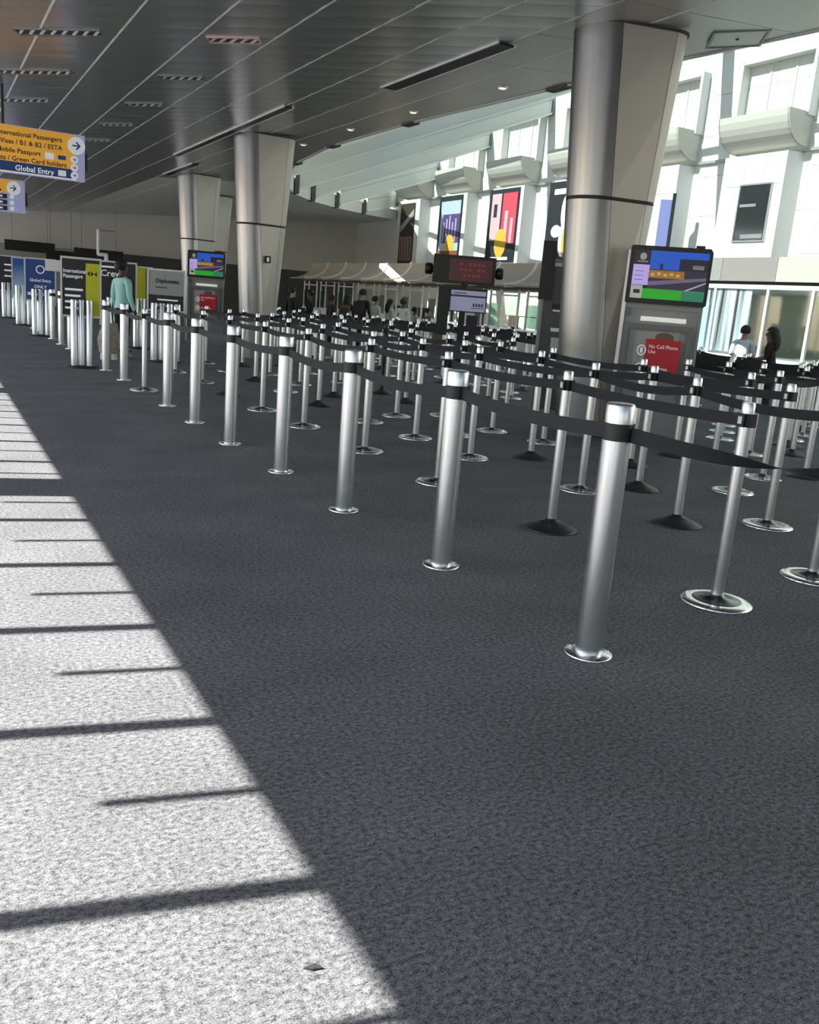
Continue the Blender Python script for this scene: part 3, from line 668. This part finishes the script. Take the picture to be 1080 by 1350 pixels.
kiosk(7.25, 7.6, math.radians(-43), 'large information kiosk in front of the big column, airport picture on its monitor')
kiosk(5.92, 21.6, math.radians(-18), 'small distant information kiosk beside the third column', True)
# narrow dark kiosk, edge-on, left of the big column
r = empty('dark_kiosk', (7.62, 10.1, 0), math.radians(-35))
q = MB(); q.box((-.20, -.1, 0), (.30, .2, .05)); q.build('base', GREYM, r)
q = MB(); q.box((-.17, -.04, .05), (.28, .15, 2.0)); q.build('body', mat('slate_metal', (.09, .1, .1), .4, .4), r)
q = MB(); q.box((-.20, -.07, .05), (-.16, .16, 1.95)); q.build('side_stile', GREYM, r)
q = MB(); q.box((-.24, -.12, 1.55), (-.06, .06, 2.32)); q.build('monitor', BLACK, r)
for z0, z1, nm in ((1.40, 1.425, 'shelf_light'), (1.13, 1.18, 'light_bar')):
    q = MB(); q.box((-.02, -.06, z0), (.12, -.04, z1)); q.build(nm, PAPER, r)
q = MB(); q.box((-.0, -.055, .72), (.11, -.041, 1.05)); q.build('notice_sheet', mat('pale_notice', (.5, .5, .48), .6), r)
q = MB(); q.tube((.10, -.06, 1.45), (.15, -.06, 1.95), .012, 8); q.build('cable', LGREY, r)
q = MB(); q.box((-.04, -.08, 1.44), (.14, -.041, 1.5)); q.build('scanner', BLACK, r)
tag(r, 'tall narrow dark kiosk half hidden by the left edge of the big column', 'kiosk', 'information kiosks')
# red message display with side lamps and screen below
r = empty('message_display', (7.6, 12.5, 0), math.radians(-31))
q = MB(); q.lathe([(.32, 0), (.32, .02), (.05, .04)], 20); q.build('base', RUBBER, r)
q = MB(); q.box((-.05, -.03, .03), (.05, .05, 1.75)); q.build('pole', BLACK, r)
q = MB(); q.box((-.52, -.12, 1.72), (.47, .12, 2.15)); q.build('housing', BLACK, r)
q = MB(); quad(q, -.26, 1.76, .42, 2.10, -.123); dp = q.build('display', mat('red_display', (.06, .012, .016), .35, emit=.3), r)
for k in range(3):
    q = MB()
    for j in range(6):
        if (j*3+k) % 5: quad(q, -.10+.07*j, 1.83+.085*k, -.05+.07*j, 1.87+.085*k, -.126)
    q.build('message', mat('red_led', (.22, .03, .045), .4, emit=.25), dp)['kind'] = 'stuff'
for s in (-1, 1):
    q = MB(); q.lathe([(.05, 0), (.09, .03), (.09, .11), (.07, .13)], 14); o = q.build('side_lamp', BLACK, r); o.location = (s*.47 if s > 0 else -.52, 0, 1.92); o.rotation_euler = (0, s*PI/2, 0)
q = MB(); q.box((-.40, -.10, .9), (-.22, .10, 1.66)); q.build('side_box', BLACK, r)
q = MB(); q.box((-.22, -.06, 1.28), (.38, .04, 1.66)); scn = q.build('screen', BLACK, r)
q = MB(); quad(q, -.2, 1.3, .36, 1.62, -.063); q.build('display', mat('grey_blue_screen', (.22, .23, .34), .35, emit=.6), scn)
q = MB(); quad(q, -.2, 1.52, .36, 1.55, -.066); quad(q, -.15, 1.57, .05, 1.585, -.066); quad(q, .14, 1.35, .34, 1.36, -.066)
for k in range(4): quad(q, .16+.045*k, 1.38, .19+.045*k, 1.43, -.066)
q.build('lettering', mat('dark_slate_print', (.06, .06, .11), .5), scn)
q = MB(); q.box((.08, -.06, .85), (.26, .06, 1.24)); q.build('printer', mat('dark_navy', (.02, .02, .035), .5), r)
tag(r, 'black red-lit message display with side lamps above a pale screen', 'display')

# ------------------------------------------------------------------ posters and banner on the white wall
def poster(y, w, z0, z1, label, kind):
    r = empty('wall_poster', (XW-.58, y, 0), -PI/2)     # local x runs toward -Y, face looks to -X
    q = MB(); q.box((-w/2, -.012, z0), (w/2, .02, z1)); q.build('panel', CHARCOAL if kind != 'bronze' else mat('bronze_print', (.06, .045, .035), .5), r)
    def Q(nm, pts, mt, d): 
        q = MB(); poly(q, pts, -.014-d); q.build(nm, mt, r)
    B = lambda a, b, c, d: [(-w/2+a*w, z0+c*(z1-z0)), (-w/2+b*w, z0+c*(z1-z0)), (-w/2+b*w, z0+d*(z1-z0)), (-w/2+a*w, z0+d*(z1-z0))]
    Y_ = mat('amber_print', (.8, .5, .06), .5); h = z1-z0
    if kind == 'purple':
        Q('print_block', B(.1, .95, .05, .92), mat('pale_blue_print', (.5, .6, .66), .5), .001)
        Q('print_block', B(.2, .95, .28, .72), mat('violet_print', (.10, .07, .2), .5), .003)
        for k in range(5): Q('print_stroke', B(.24+.13*k, .29+.13*k, .3, .6+.05*(k % 3)), mat('lilac_print', (.5, .42, .66), .5), .005)
        Q('print_figure', ell(0.08*w, z0+.22*h, .20*w, .2*h)[::-1], Y_, .008); Q('print_block', B(.05, .95, .04, .16), mat('rust_print', (.25, .09, .05), .5), .010)
    if kind == 'red':
        Q('print_block', B(.1, .42, .3, .94), mat('pink_print', (.75, .5, .55), .5), .001); Q('print_block', B(.48, .95, .25, .94), mat('scarlet_print', (.75, .08, .12), .5), .001)
        Q('print_stroke', B(.18, .30, .62, .8), INK, .004); Q('print_stroke', B(.58, .68, .3, .7), mat('pink_print', (.75, .5, .55), .5), .004); Q('print_stroke', B(.78, .86, .26, .6), mat('pink_print', (.75, .5, .55), .5), .004)
        Q('print_figure', ell(0, z0+.26*h, .2*w, .2*h)[::-1], Y_, .008); Q('print_line', B(.2, .8, .03, .07), WHITE_S, .006)
    if kind == 'yellow':
        Q('print_line', B(.15, .9, .86, .92), WHITE_S, .002); Q('print_figure', ell(0.0*w, z0+.66*h, .1*w, .18*h)[::-1], WHITE_S, .003)
        Q('print_figure', ell(-.2*w, z0+.45*h, .14*w, .07*h)[::-1], WHITE_S, .003); Q('print_figure', ell(.16*w, z0+.34*h, .17*w, .22*h)[::-1], Y_, .006); Q('print_figure', ell(.02*w, z0+.36*h, .12*w, .2*h)[::-1], WHITE_S, .004)
    if kind == 'bronze':
        Q('print_block', B(.08, .92, .05, .45), mat('tan_print', (.30, .22, .16), .5), .001)
        for k in range(4): Q('print_stroke', B(.15+.2*k, .22+.2*k, .07, .40+.03*(k % 2)), mat('umber_print', (.1, .06, .04), .5), .003)
        Q('print_stroke', [(-w/2+.05*w, z0+.52*h), (w/2-.05*w, z0+.8*h), (w/2-.05*w, z0+.9*h), (-w/2+.05*w, z0+.62*h)], mat('grey_print', (.4, .4, .38), .5), .002)
    return tag(r, label, 'poster', 'tall posters on the white wall')
poster(41.3, 1.5, 3.3, 6.2, 'tall bronze photo poster with a diagonal pale streak, farthest along the white wall', 'bronze')
poster(37.05, 2.05, 3.4, 6.3, 'tall poster with violet strokes and an amber oval on pale blue', 'purple')
poster(32.65, 2.2, 3.35, 6.3, 'tall poster with pink and scarlet blocks and an amber oval', 'red')
poster(28.4, 2.2, 3.0, 6.3, 'tall black poster with white and yellow shapes beside the big column', 'yellow')
r = empty('banner', (20.9, 22.45, 0), -.8)
q = MB(); q.box((-.2, -.05, 3.2), (.15, .05, 5.2)); q.build('panel', mat('pale_lilac_panel', (.26, .30, .62), .5, emit=.15), r); q = MB(); q.box((.15, -.06, 3.1), (.26, .06, 5.4)); q.build('frame', CHARCOAL, r); q = MB(); q.box((-.22, -.07, 0), (.26, .07, .05)); q.build('base', CHARCOAL, r); q = MB(); q.box((.15, -.05, .05), (.22, .05, 3.1)); q.build('pole', CHARCOAL, r)
tag(r, 'slim pale lilac light banner in a dark frame showing right of the big column', 'banner')

# ------------------------------------------------------------------ inspection booths
BX = 14.0; PITCH_B = 1.8
def booth(y):
    r = empty('inspection_booth', (BX, y, 0)); h = PITCH_B/2
    q = MB(); q.box((.15, -h+.12, 0), (1.3, h-.25, .82)); q.build('counter_body', WHITE_P, r)
    q = MB(); q.box((.0, -h+.08, .82), (1.4, h-.2, .87)); q.build('counter_top', mat('counter_white', (.86, .86, .84), .3), r)
    q = MB(); q.box((.14, -h+.35, .12), (.151, h-.55, .62)); q.build('counter_panel', mat('dark_grey_panel', (.08, .085, .085), .5), r)
    for dy in (-h+.14, .1, h-.28):
        q = MB(); q.box((.03, dy-.022, .87), (.075, dy+.022, 2.02)); q.build('frame_post', WHITE_P, r)
    q = MB(); q.box((.035, -h+.16, .95), (.05, .08, 1.75)); q.build('glass_pane', GLASS, r)
    q = MB(); q.box((.035, .12, .95), (.05, h-.3, 1.55)); q.build('glass_pane', GLASSG, r)
    q = MB(); q.box((.03, -h+.14, 1.76), (.07, h-.28, 1.80)); q.build('rail', WHITE_P, r)
    q = MB(); q.box((.5, -.15, .9), (.55, .3, 1.25)); q.box((.5, .05, .87), (.58, .1, .95)); q.build('monitor', BLACK, r)
    q = MB(); q.box((.0, -h+.02, 1.93), (1.1, h-.02, 2.02)); q.build('soffit', mat('brown_soffit', (.13, .10, .08), .6), r)
    n = 10; pr = [(-.55+1.0*math.sin(PI/2*k/n)*1.0, 2.03+.64*(1-math.cos(PI/2*k/n))) for k in range(n+1)]
    q = MB(); q.extrude(pr+[(a+.03, b-.045) for a, b in pr[::-1]], 'y', -h+.03, h-.03, smooth=False); q.build('canopy', mat('shaded_canopy_taupe', (.46, .41, .34), .45), r)  # taupe darkened to stand for the shade in the scoop
    q = MB(); q.extrude([(a-.01, b+.05) for a, b in pr]+[(a+.04, b-.06) for a, b in pr[::-1]], 'y', -h-.0, -h+.09); q.build('canopy_edge', mat('sunlit_edge_cream', (.86, .82, .72), .4), r)  # cream paints in the sunlit line along the canopy end
    return r
b0 = booth(15.6)
yb = [15.6+PITCH_B*k for k in range(12)]
for k, y in enumerate(yb):
    o = b0 if k == 0 else copy_tree(b0); o.location = (BX, y, 0)
    tag(o, f'white inspection booth with scooped cream canopy, {ORDW[k]} in the row after the big end booth', 'booth', 'scooped-canopy inspection booths')
r = empty('glazed_booth', (BX, 11.4, 0)); 
q = MB(); q.box((.05, -3.2, 0), (2.4, 3.0, .80)); q.build('counter_body', mat('booth_dark_base', (.12, .125, .13), .5), r)
q = MB(); q.box((-.12, -3.25, .80), (2.45, 3.05, .87)); q.build('counter_top', mat('counter_white', (.86, .86, .84), .3), r)
for y0, y1, m_ in ((1.75, 3.0, mat('band_grey', (.42, .41, .38), .5)), (.42, 1.74, LGREY), (-3.2, .41, CREAM)):
    q = MB(); q.box((-.1, y0, 2.28), (.1, y1, 2.72)); q.build('fascia_panel', m_, r)
q = MB(); q.box((-.02, -3.2, 2.22), (2.4, 3.0, 2.28)); q.build('shadow_gap', BLACK, r)
q = MB(); q.box((-.03, -3.2, 2.14), (2.4, 3.0, 2.22)); q.build('head_rail', WHITE_P, r)
q = MB(); q.box((0.1, -3.2, 2.28), (2.4, 3.0, 2.34)); q.build('roof', CREAM, r)
for y in (3.0, 1.9, .6, -.4, -1.1, -2.1, -3.15):
    q = MB(); q.box((-.02, y-.03, .87), (.03, y+.03, 2.14)); q.build('frame_post', WHITE_P, r)
q = MB(); q.box((.02, 1.0, .92), (.04, 2.98, 2.13)); q.build('painted_reflection_pane', REFL_STREAK, r)
q = MB(); q.box((-.03, 2.0, .89), (.02, 2.45, 1.85)); 
q.build('pale_blue_pane', mat('pale_blue_sheet', (.55, .76, .84), .3), r);  # opaque pale blue strip over part of the booth glass
q = MB(); q.box((.0, -1.07, .9), (.012, .98, 2.13)); q.build('glass_pane', GLASS, r)
q = MB(); q.box((.0, -2.07, .9), (.012, -1.13, 1.75)); q.build('glass_pane', GLASSG, r)
q = MB(); q.box((2.2, -3.1, .87), (2.3, 2.9, 2.14)); q.build('rear_wall', mat('cream_wall', (.66, .66, .54), .6), r)
q = MB(); q.box((1.9, -.2, 1.72), (2.2, .4, 1.78)); q.build('shelf', INK, r)
q = MB(); q.extrude([(-2.9, 2.13), (-.6, 2.13), (-1.0, 1.9), (-1.5, 1.6), (-2.0, 1.3), (-2.9, 1.3)], 'x', 1.6, 1.68); q.build('screen_panel', mat('taupe_panel', (.25, .23, .2), .6), r)
tag(r, 'large glazed booth with blue reflections painted on its glass and cream fascia at the right', 'booth')

# ------------------------------------------------------------------ people
HAIRM = mat('black_hair', (.012, .01, .01), .6)
def person(x, y, heading, H, skin, shirt, trousers, label, pose='stand', hair='short', bag=None, lean=0.0, shoes=(.6, .6, .58)):
    r = empty('person', (x, y, 0), heading)          # figure faces local -Y
    J = {}; Ed = []; Rd = {}; S = {}
    def j(n, p, rx, ry=None, par=None, part=None):
        J[n] = Vector(p)*H; Rd[n] = (rx*H, (ry or rx)*H); S[n] = part
        if par: Ed.append((par, n))
    ly = -lean
    j('pel', (0, 0, .52), .085, .062, None, 'T'); j('wai', (0, ly*.3, .61), .072, .055, 'pel', 'S'); j('che', (0, ly*.7, .715), .088, .062, 'wai', 'S')
    j('shm', (0, ly, .795), .06, .05, 'che', 'S'); j('nec', (0, ly*1.08, .845), .032, .034, 'shm', 'K'); j('jaw', (0, ly*1.2-.012, .885), .042, .048, 'nec', 'K')
    j('sku', (0, ly*1.25, .928), .05, .06, 'jaw', 'K'); j('top', (0, ly*1.25+.006, .958), .034, .042, 'sku', 'K'); j('nos', (0, ly*1.25-.068, .905), .008, .008, 'sku', 'K')
    arms = {'stand': [(.135, .01, .645), (.15, -.035, .51)], 'fwd': [(.135, -.02, .65), (.11, -.17, .62)], 'walk': [(.14, .05, .65), (.14, -.01, .52)]}[pose]
    for s, n in ((-1, 'l'), (1, 'r')):
        e, w = arms
        if pose == 'walk' and s > 0: e, w = (.14, -.03, .65), (.13, -.14, .57)
        j(n+'sh', (s*.105, ly, .79), .042, .04, 'shm', 'S'); j(n+'el', (s*e[0], e[1]+ly*.8, e[2]), .03, .03, n+'sh', 'S' ); j(n+'wr', (s*w[0], w[1]+ly*.8, w[2]), .019, .017, n+'el', 'K')
        d = (Vector(w)-Vector(e)).normalized(); d = Vector((d.x*s, d.y, d.z)); o = Vector((s*w[0], w[1]+ly*.8, w[2]))
        pa = o+d*.03; j(n+'pa', pa, .021, .013, n+'wr', 'K')
        side = Vector((0, 1, 0)) if abs(d.z) > .6 else Vector((1, 0, 0))
        for k in range(4):
            b_ = pa+d*.022+side*(.011*(k-1.5)); L_ = (.030, .036, .033, .025)[k]
            j(f'{n}f{k}', b_, .0055, .0055, n+'pa', 'K'); j(f'{n}g{k}', b_+d*L_+Vector((-s*.010, 0, 0)), .0045, .0045, f'{n}f{k}', 'K')
        t_ = o+d*.022-side*.02; j(n+'t0', t_, .007, .007, n+'wr', 'K'); j(n+'t1', t_+d*.02-side*.012, .0055, .0055, n+'t0', 'K')
        st = {'stand': 0, 'fwd': .0, 'walk': .09}[pose]*s
        j(n+'hi', (s*.05, 0, .49), .063, .06, 'pel', 'T'); j(n+'kn', (s*.052, -st*.5-.01, .275), .04, .042, n+'hi', 'T'); j(n+'an', (s*.054, -st+.01, .05), .026, .028, n+'kn', 'T')
        j(n+'to', (s*.062, -st-.085, .022), .025, .018, n+'an', 'F'); j(n+'he', (s*.054, -st+.035, .024), .022, .02, n+'an', 'F')
    names = list(J); idx = {n: i for i, n in enumerate(names)}
    me = bpy.data.meshes.new('body_cage'); me.from_pydata([J[n] for n in names], [(idx[a], idx[b]) for a, b in Ed], [])
    ob = bpy.data.objects.new('body_cage', me); C.objects.link(ob)
    ob.modifiers.new('skin', 'SKIN'); sv = me.skin_vertices[0].data
    for n in names: sv[idx[n]].radius = Rd[n]; sv[idx[n]].use_root = (n == 'pel')
    sb = ob.modifiers.new('sub', 'SUBSURF'); sb.levels = sb.render_levels = 1
    bpy.context.view_layer.update()
    bm_ = bpy.data.meshes.new_from_object(ob.evaluated_get(bpy.context.evaluated_depsgraph_get()))
    bpy.data.objects.remove(ob)
    bm_.materials.clear()
    tn = '%.2f_%.2f_%.2f'
    ms = {'K': mat('skin_'+tn % skin, skin, .55), 'S': mat('cloth_'+tn % shirt, shirt, .85), 'T': mat('cloth_'+tn % trousers, trousers, .85), 'F': mat('shoe_'+tn % shoes, shoes, .6)}
    keys = 'KSTF'
    for k in keys: bm_.materials.append(ms[k])
    segs = [(J[a], J[b], (S[b] if S[b] != 'S' or S[a] == 'S' else S[b])) for a, b in Ed]
    segs = [(J[a], J[b], 'S' if (b[1:] == 'wr' and pose == 'stand') else ('S' if b == 'nec' and False else S[b])) for a, b in Ed]
    for p in bm_.polygons:
        c = p.center; best = (9, 'S')
        for a, b, k in segs:
            d = b-a; t = max(0, min(1, (c-a).dot(d)/max(1e-9, d.length_squared))); q = (c-(a+d*t)).length
            if q < best[0]: best = (q, k)
        p.material_index = keys.index(best[1]); p.use_smooth = True
    bm_.update(); link('body', bm_, r)
    hc = J['sku']+Vector((0, .012, .016))*H
    q = MB(); n1, n2 = 14, 8; vs = []; a_, b_, c_ = .064*H, .074*H, .068*H
    for i in range(n2+1):
        th = PI*.70*i/n2
        for k in range(n1):
            ph = 2*PI*k/n1; rr = math.sin(th); lift = 0
            z = math.cos(th)
            if math.sin(ph) < -.3 and z < .25: z = .25+.1*(z-.25)
            vs.append(hc+Vector((a_*rr*math.cos(ph), b_*rr*math.sin(ph), c_*z)))
    q.add(vs, [(i*n1+k, (i+1)*n1+k, (i+1)*n1+(k+1)%n1, i*n1+(k+1)%n1) for i in range(n2) for k in range(n1)], 0, True)
    if hair == 'long':
        L = [(.058, .05, .02, .0), (.064, .05, .045, -.05), (.066, .045, .06, -.11), (.058, .04, .06, -.17), (.03, .02, .055, -.215)]
        vs = []
        for rx, ry, oy, dz in L:
            for k in range(n1): vs.append(hc+Vector((rx*math.cos(2*PI*k/n1), oy+ry*math.sin(2*PI*k/n1), dz))*H)
        q.add(vs, [(i*n1+k, (i+1)*n1+k, (i+1)*n1+(k+1)%n1, i*n1+(k+1)%n1) for i in range(4) for k in range(n1)]+[tuple(4*n1+k for k in range(n1))], 0, True)
    q.build('hair', HAIRM, r)
    q = MB()
    for s in (-1, 1):
        c = J['sku']+Vector((s*.02, -.055, -.004))*H; o = len(q.v)
        q.lathe([(.001, c.z-.006*H), (.006*H, c.z-.003*H), (.006*H, c.z+.003*H), (.001, c.z+.006*H)], 8, (c.x, c.y))
    q.build('eyes', INK, r)
    q = MB()
    for s in (-1, 1):
        c = J['sku']+Vector((s*.052, .0, -.012))*H; q.lathe([(.003*H, c.z-.018*H), (.009*H, c.z-.008*H), (.010*H, c.z+.006*H), (.004*H, c.z+.016*H)], 8, (c.x, c.y))
    q.build('ears', ms['K'], r)
    if bag:
        q = MB(); q.extrude([(-.09*H, .60*H), (-.1*H, .79*H), (.1*H, .79*H), (.09*H, .60*H)] if False else [(.055*H-ly*0, .58*H), (.15*H, .58*H), (.155*H, .74*H), (.12*H, .80*H), (.055*H, .80*H)], 'x', -.09*H, .09*H)
        q.v = [(a, b+ly*.6*H, c) for a, b, c in q.v]; q.build('backpack', mat('bag_'+tn % bag, bag, .8), r)
    return tag(r, label, 'person')
BR, LT = (.16, .085, .055), (.45, .27, .19)
def head(dx, dy): return math.atan2(dx, -dy)     # heading so that the figure faces (dx, dy)
person(3.0, 16.35, head(.9, .45), 1.68, (.09, .05, .035), (.42, .72, .68), (.012, .013, .018), 'person in a mint long-sleeved shirt and black trousers standing among the sign stands', 'stand')
r = empty('shoulder_bag', (2.72, 16.0, 0), .3)
q = MB(); q.extrude([(-.14, .12), (.14, .10), (.17, .35), (.12, .62), (-.08, .60), (-.17, .36)], 'y', -.08, .08)
q.build('bag_body', mat('patterned_cloth', (.38, .34, .28), .8, noise=.9, nscale=14), r)
q = MB()
for s in (-1, 1): q.tube((s*.09, 0, .60), (s*.02, 0, .95), .012, 6)
q.tube((-.02, 0, .95), (.02, 0, .95), .012, 6); q.build('strap', BLACK, r)
for s in (-1, 1):
    q = MB(); q.tube((s*.1, -.05, 0), (s*.1, .05, 0), .001, 6) if False else q.cbox((s*.1, 0, .06), (.05, .12, .12)); q.build('foot', WHITE_P, r)
tag(r, 'patterned beige bag standing on the carpet beside the person in mint', 'bag')
crowd = [
 (8.75, 23.3, 1.52, (.02, .02, .022), 'black', 'person in a black jacket nearest the second column, facing the booths', 'short', None, head(1, .4)),
 (9.3, 23.4, 1.5, (.018, .02, .025), 'black', 'person in a black jacket, second from the second column, head turned', 'short', None, head(-.6, .5)),
 (9.72, 22.8, 1.40, (.05, .045, .055), 'dark', 'short person in a charcoal top between the black jackets and the maroon coat', 'short', None, head(1, .2)),
 (10.32, 23.15, 1.46, (.06, .018, .016), 'dark', 'person in a dark maroon coat with a tan backpack', 'long', (.16, .11, .08), head(.8, .8)),
 (10.40, 22.3, 1.62, (.03, .028, .027), 'black', 'tallest person in the crowd, in dark grey with a black backpack', 'short', (.02, .02, .02), head(.9, .6)),
 (10.98, 22.7, 1.47, (.72, .72, .70), 'dark', 'person in a white shirt right beside the tallest person', 'short', None, head(1, .3)),
 (11.3, 22.6, 1.42, (.66, .66, .68), 'dark', 'person in a pale shirt leaning forward, third from the right of the crowd', 'long', None, head(.9, .1)),
 (11.38, 21.8, 1.46, (.78, .78, .74), 'grey', 'broad person in a plain white tee turned to the counters', 'short', None, head(.8, .9)),
 (12.02, 22.3, 1.26, (.5, .5, .48), 'dark', 'small child with dark hair in a grey top', 'short', None, head(1, .2)),
 (12.0, 21.5, 1.26, (.1, .1, .11), 'dark', 'small child in a dark top at the right end of the crowd', 'short', None, head(1, -.2)),
]
for x, y, H, sh, tr, lab, hair, bag, hd in crowd:
    o = person(x, y, hd, H, LT if len(lab) % 2 else BR, sh, {'black': (.015, .015, .018), 'dark': (.03, .03, .04), 'grey': (.2, .2, .21)}[tr], lab, 'fwd' if 'leaning' in lab else 'stand', hair, bag, lean=.06 if 'leaning' in lab else 0)
    o['group'] = 'crowd before the booths'
person(12.45, 10.35, head(-.5, .9), 1.44, BR, (.022, .014, .013), (.02, .018, .02), 'woman with long dark hair in a dark brown jacket before the glazed booth', 'fwd', 'long', None, lean=.05)
person(12.8, 11.35, head(.9, .6), 1.44, LT, (.62, .70, .76), (.05, .05, .06), 'man in a pale blue shirt leaning toward the glazed booth', 'fwd', 'short', None, lean=.07)

# ------------------------------------------------------------------ small things
q = MB(); q.add([(-.02, 0, .002), (0, -.006, .004), (.022, 0, .003), (.004, .007, .008), (-.02, 0, .004), (0, -.006, .006), (.022, 0, .005), (.004, .007, .010)], [(3,2,1,0),(4,5,6,7),(0,1,5,4),(1,2,6,5),(2,3,7,6),(3,0,4,7)])
tag(q.build('leaf', mat('dark_leaf', (.03, .03, .025), .8), None, (0.646, 1.418, 0), -.4), 'tiny dark leaf scrap lying on the sunlit carpet', 'leaf')
for o in SC.objects:
    if o.parent and o.name.split('.')[0] in ('lettering', 'message'): o['kind'] = 'stuff'
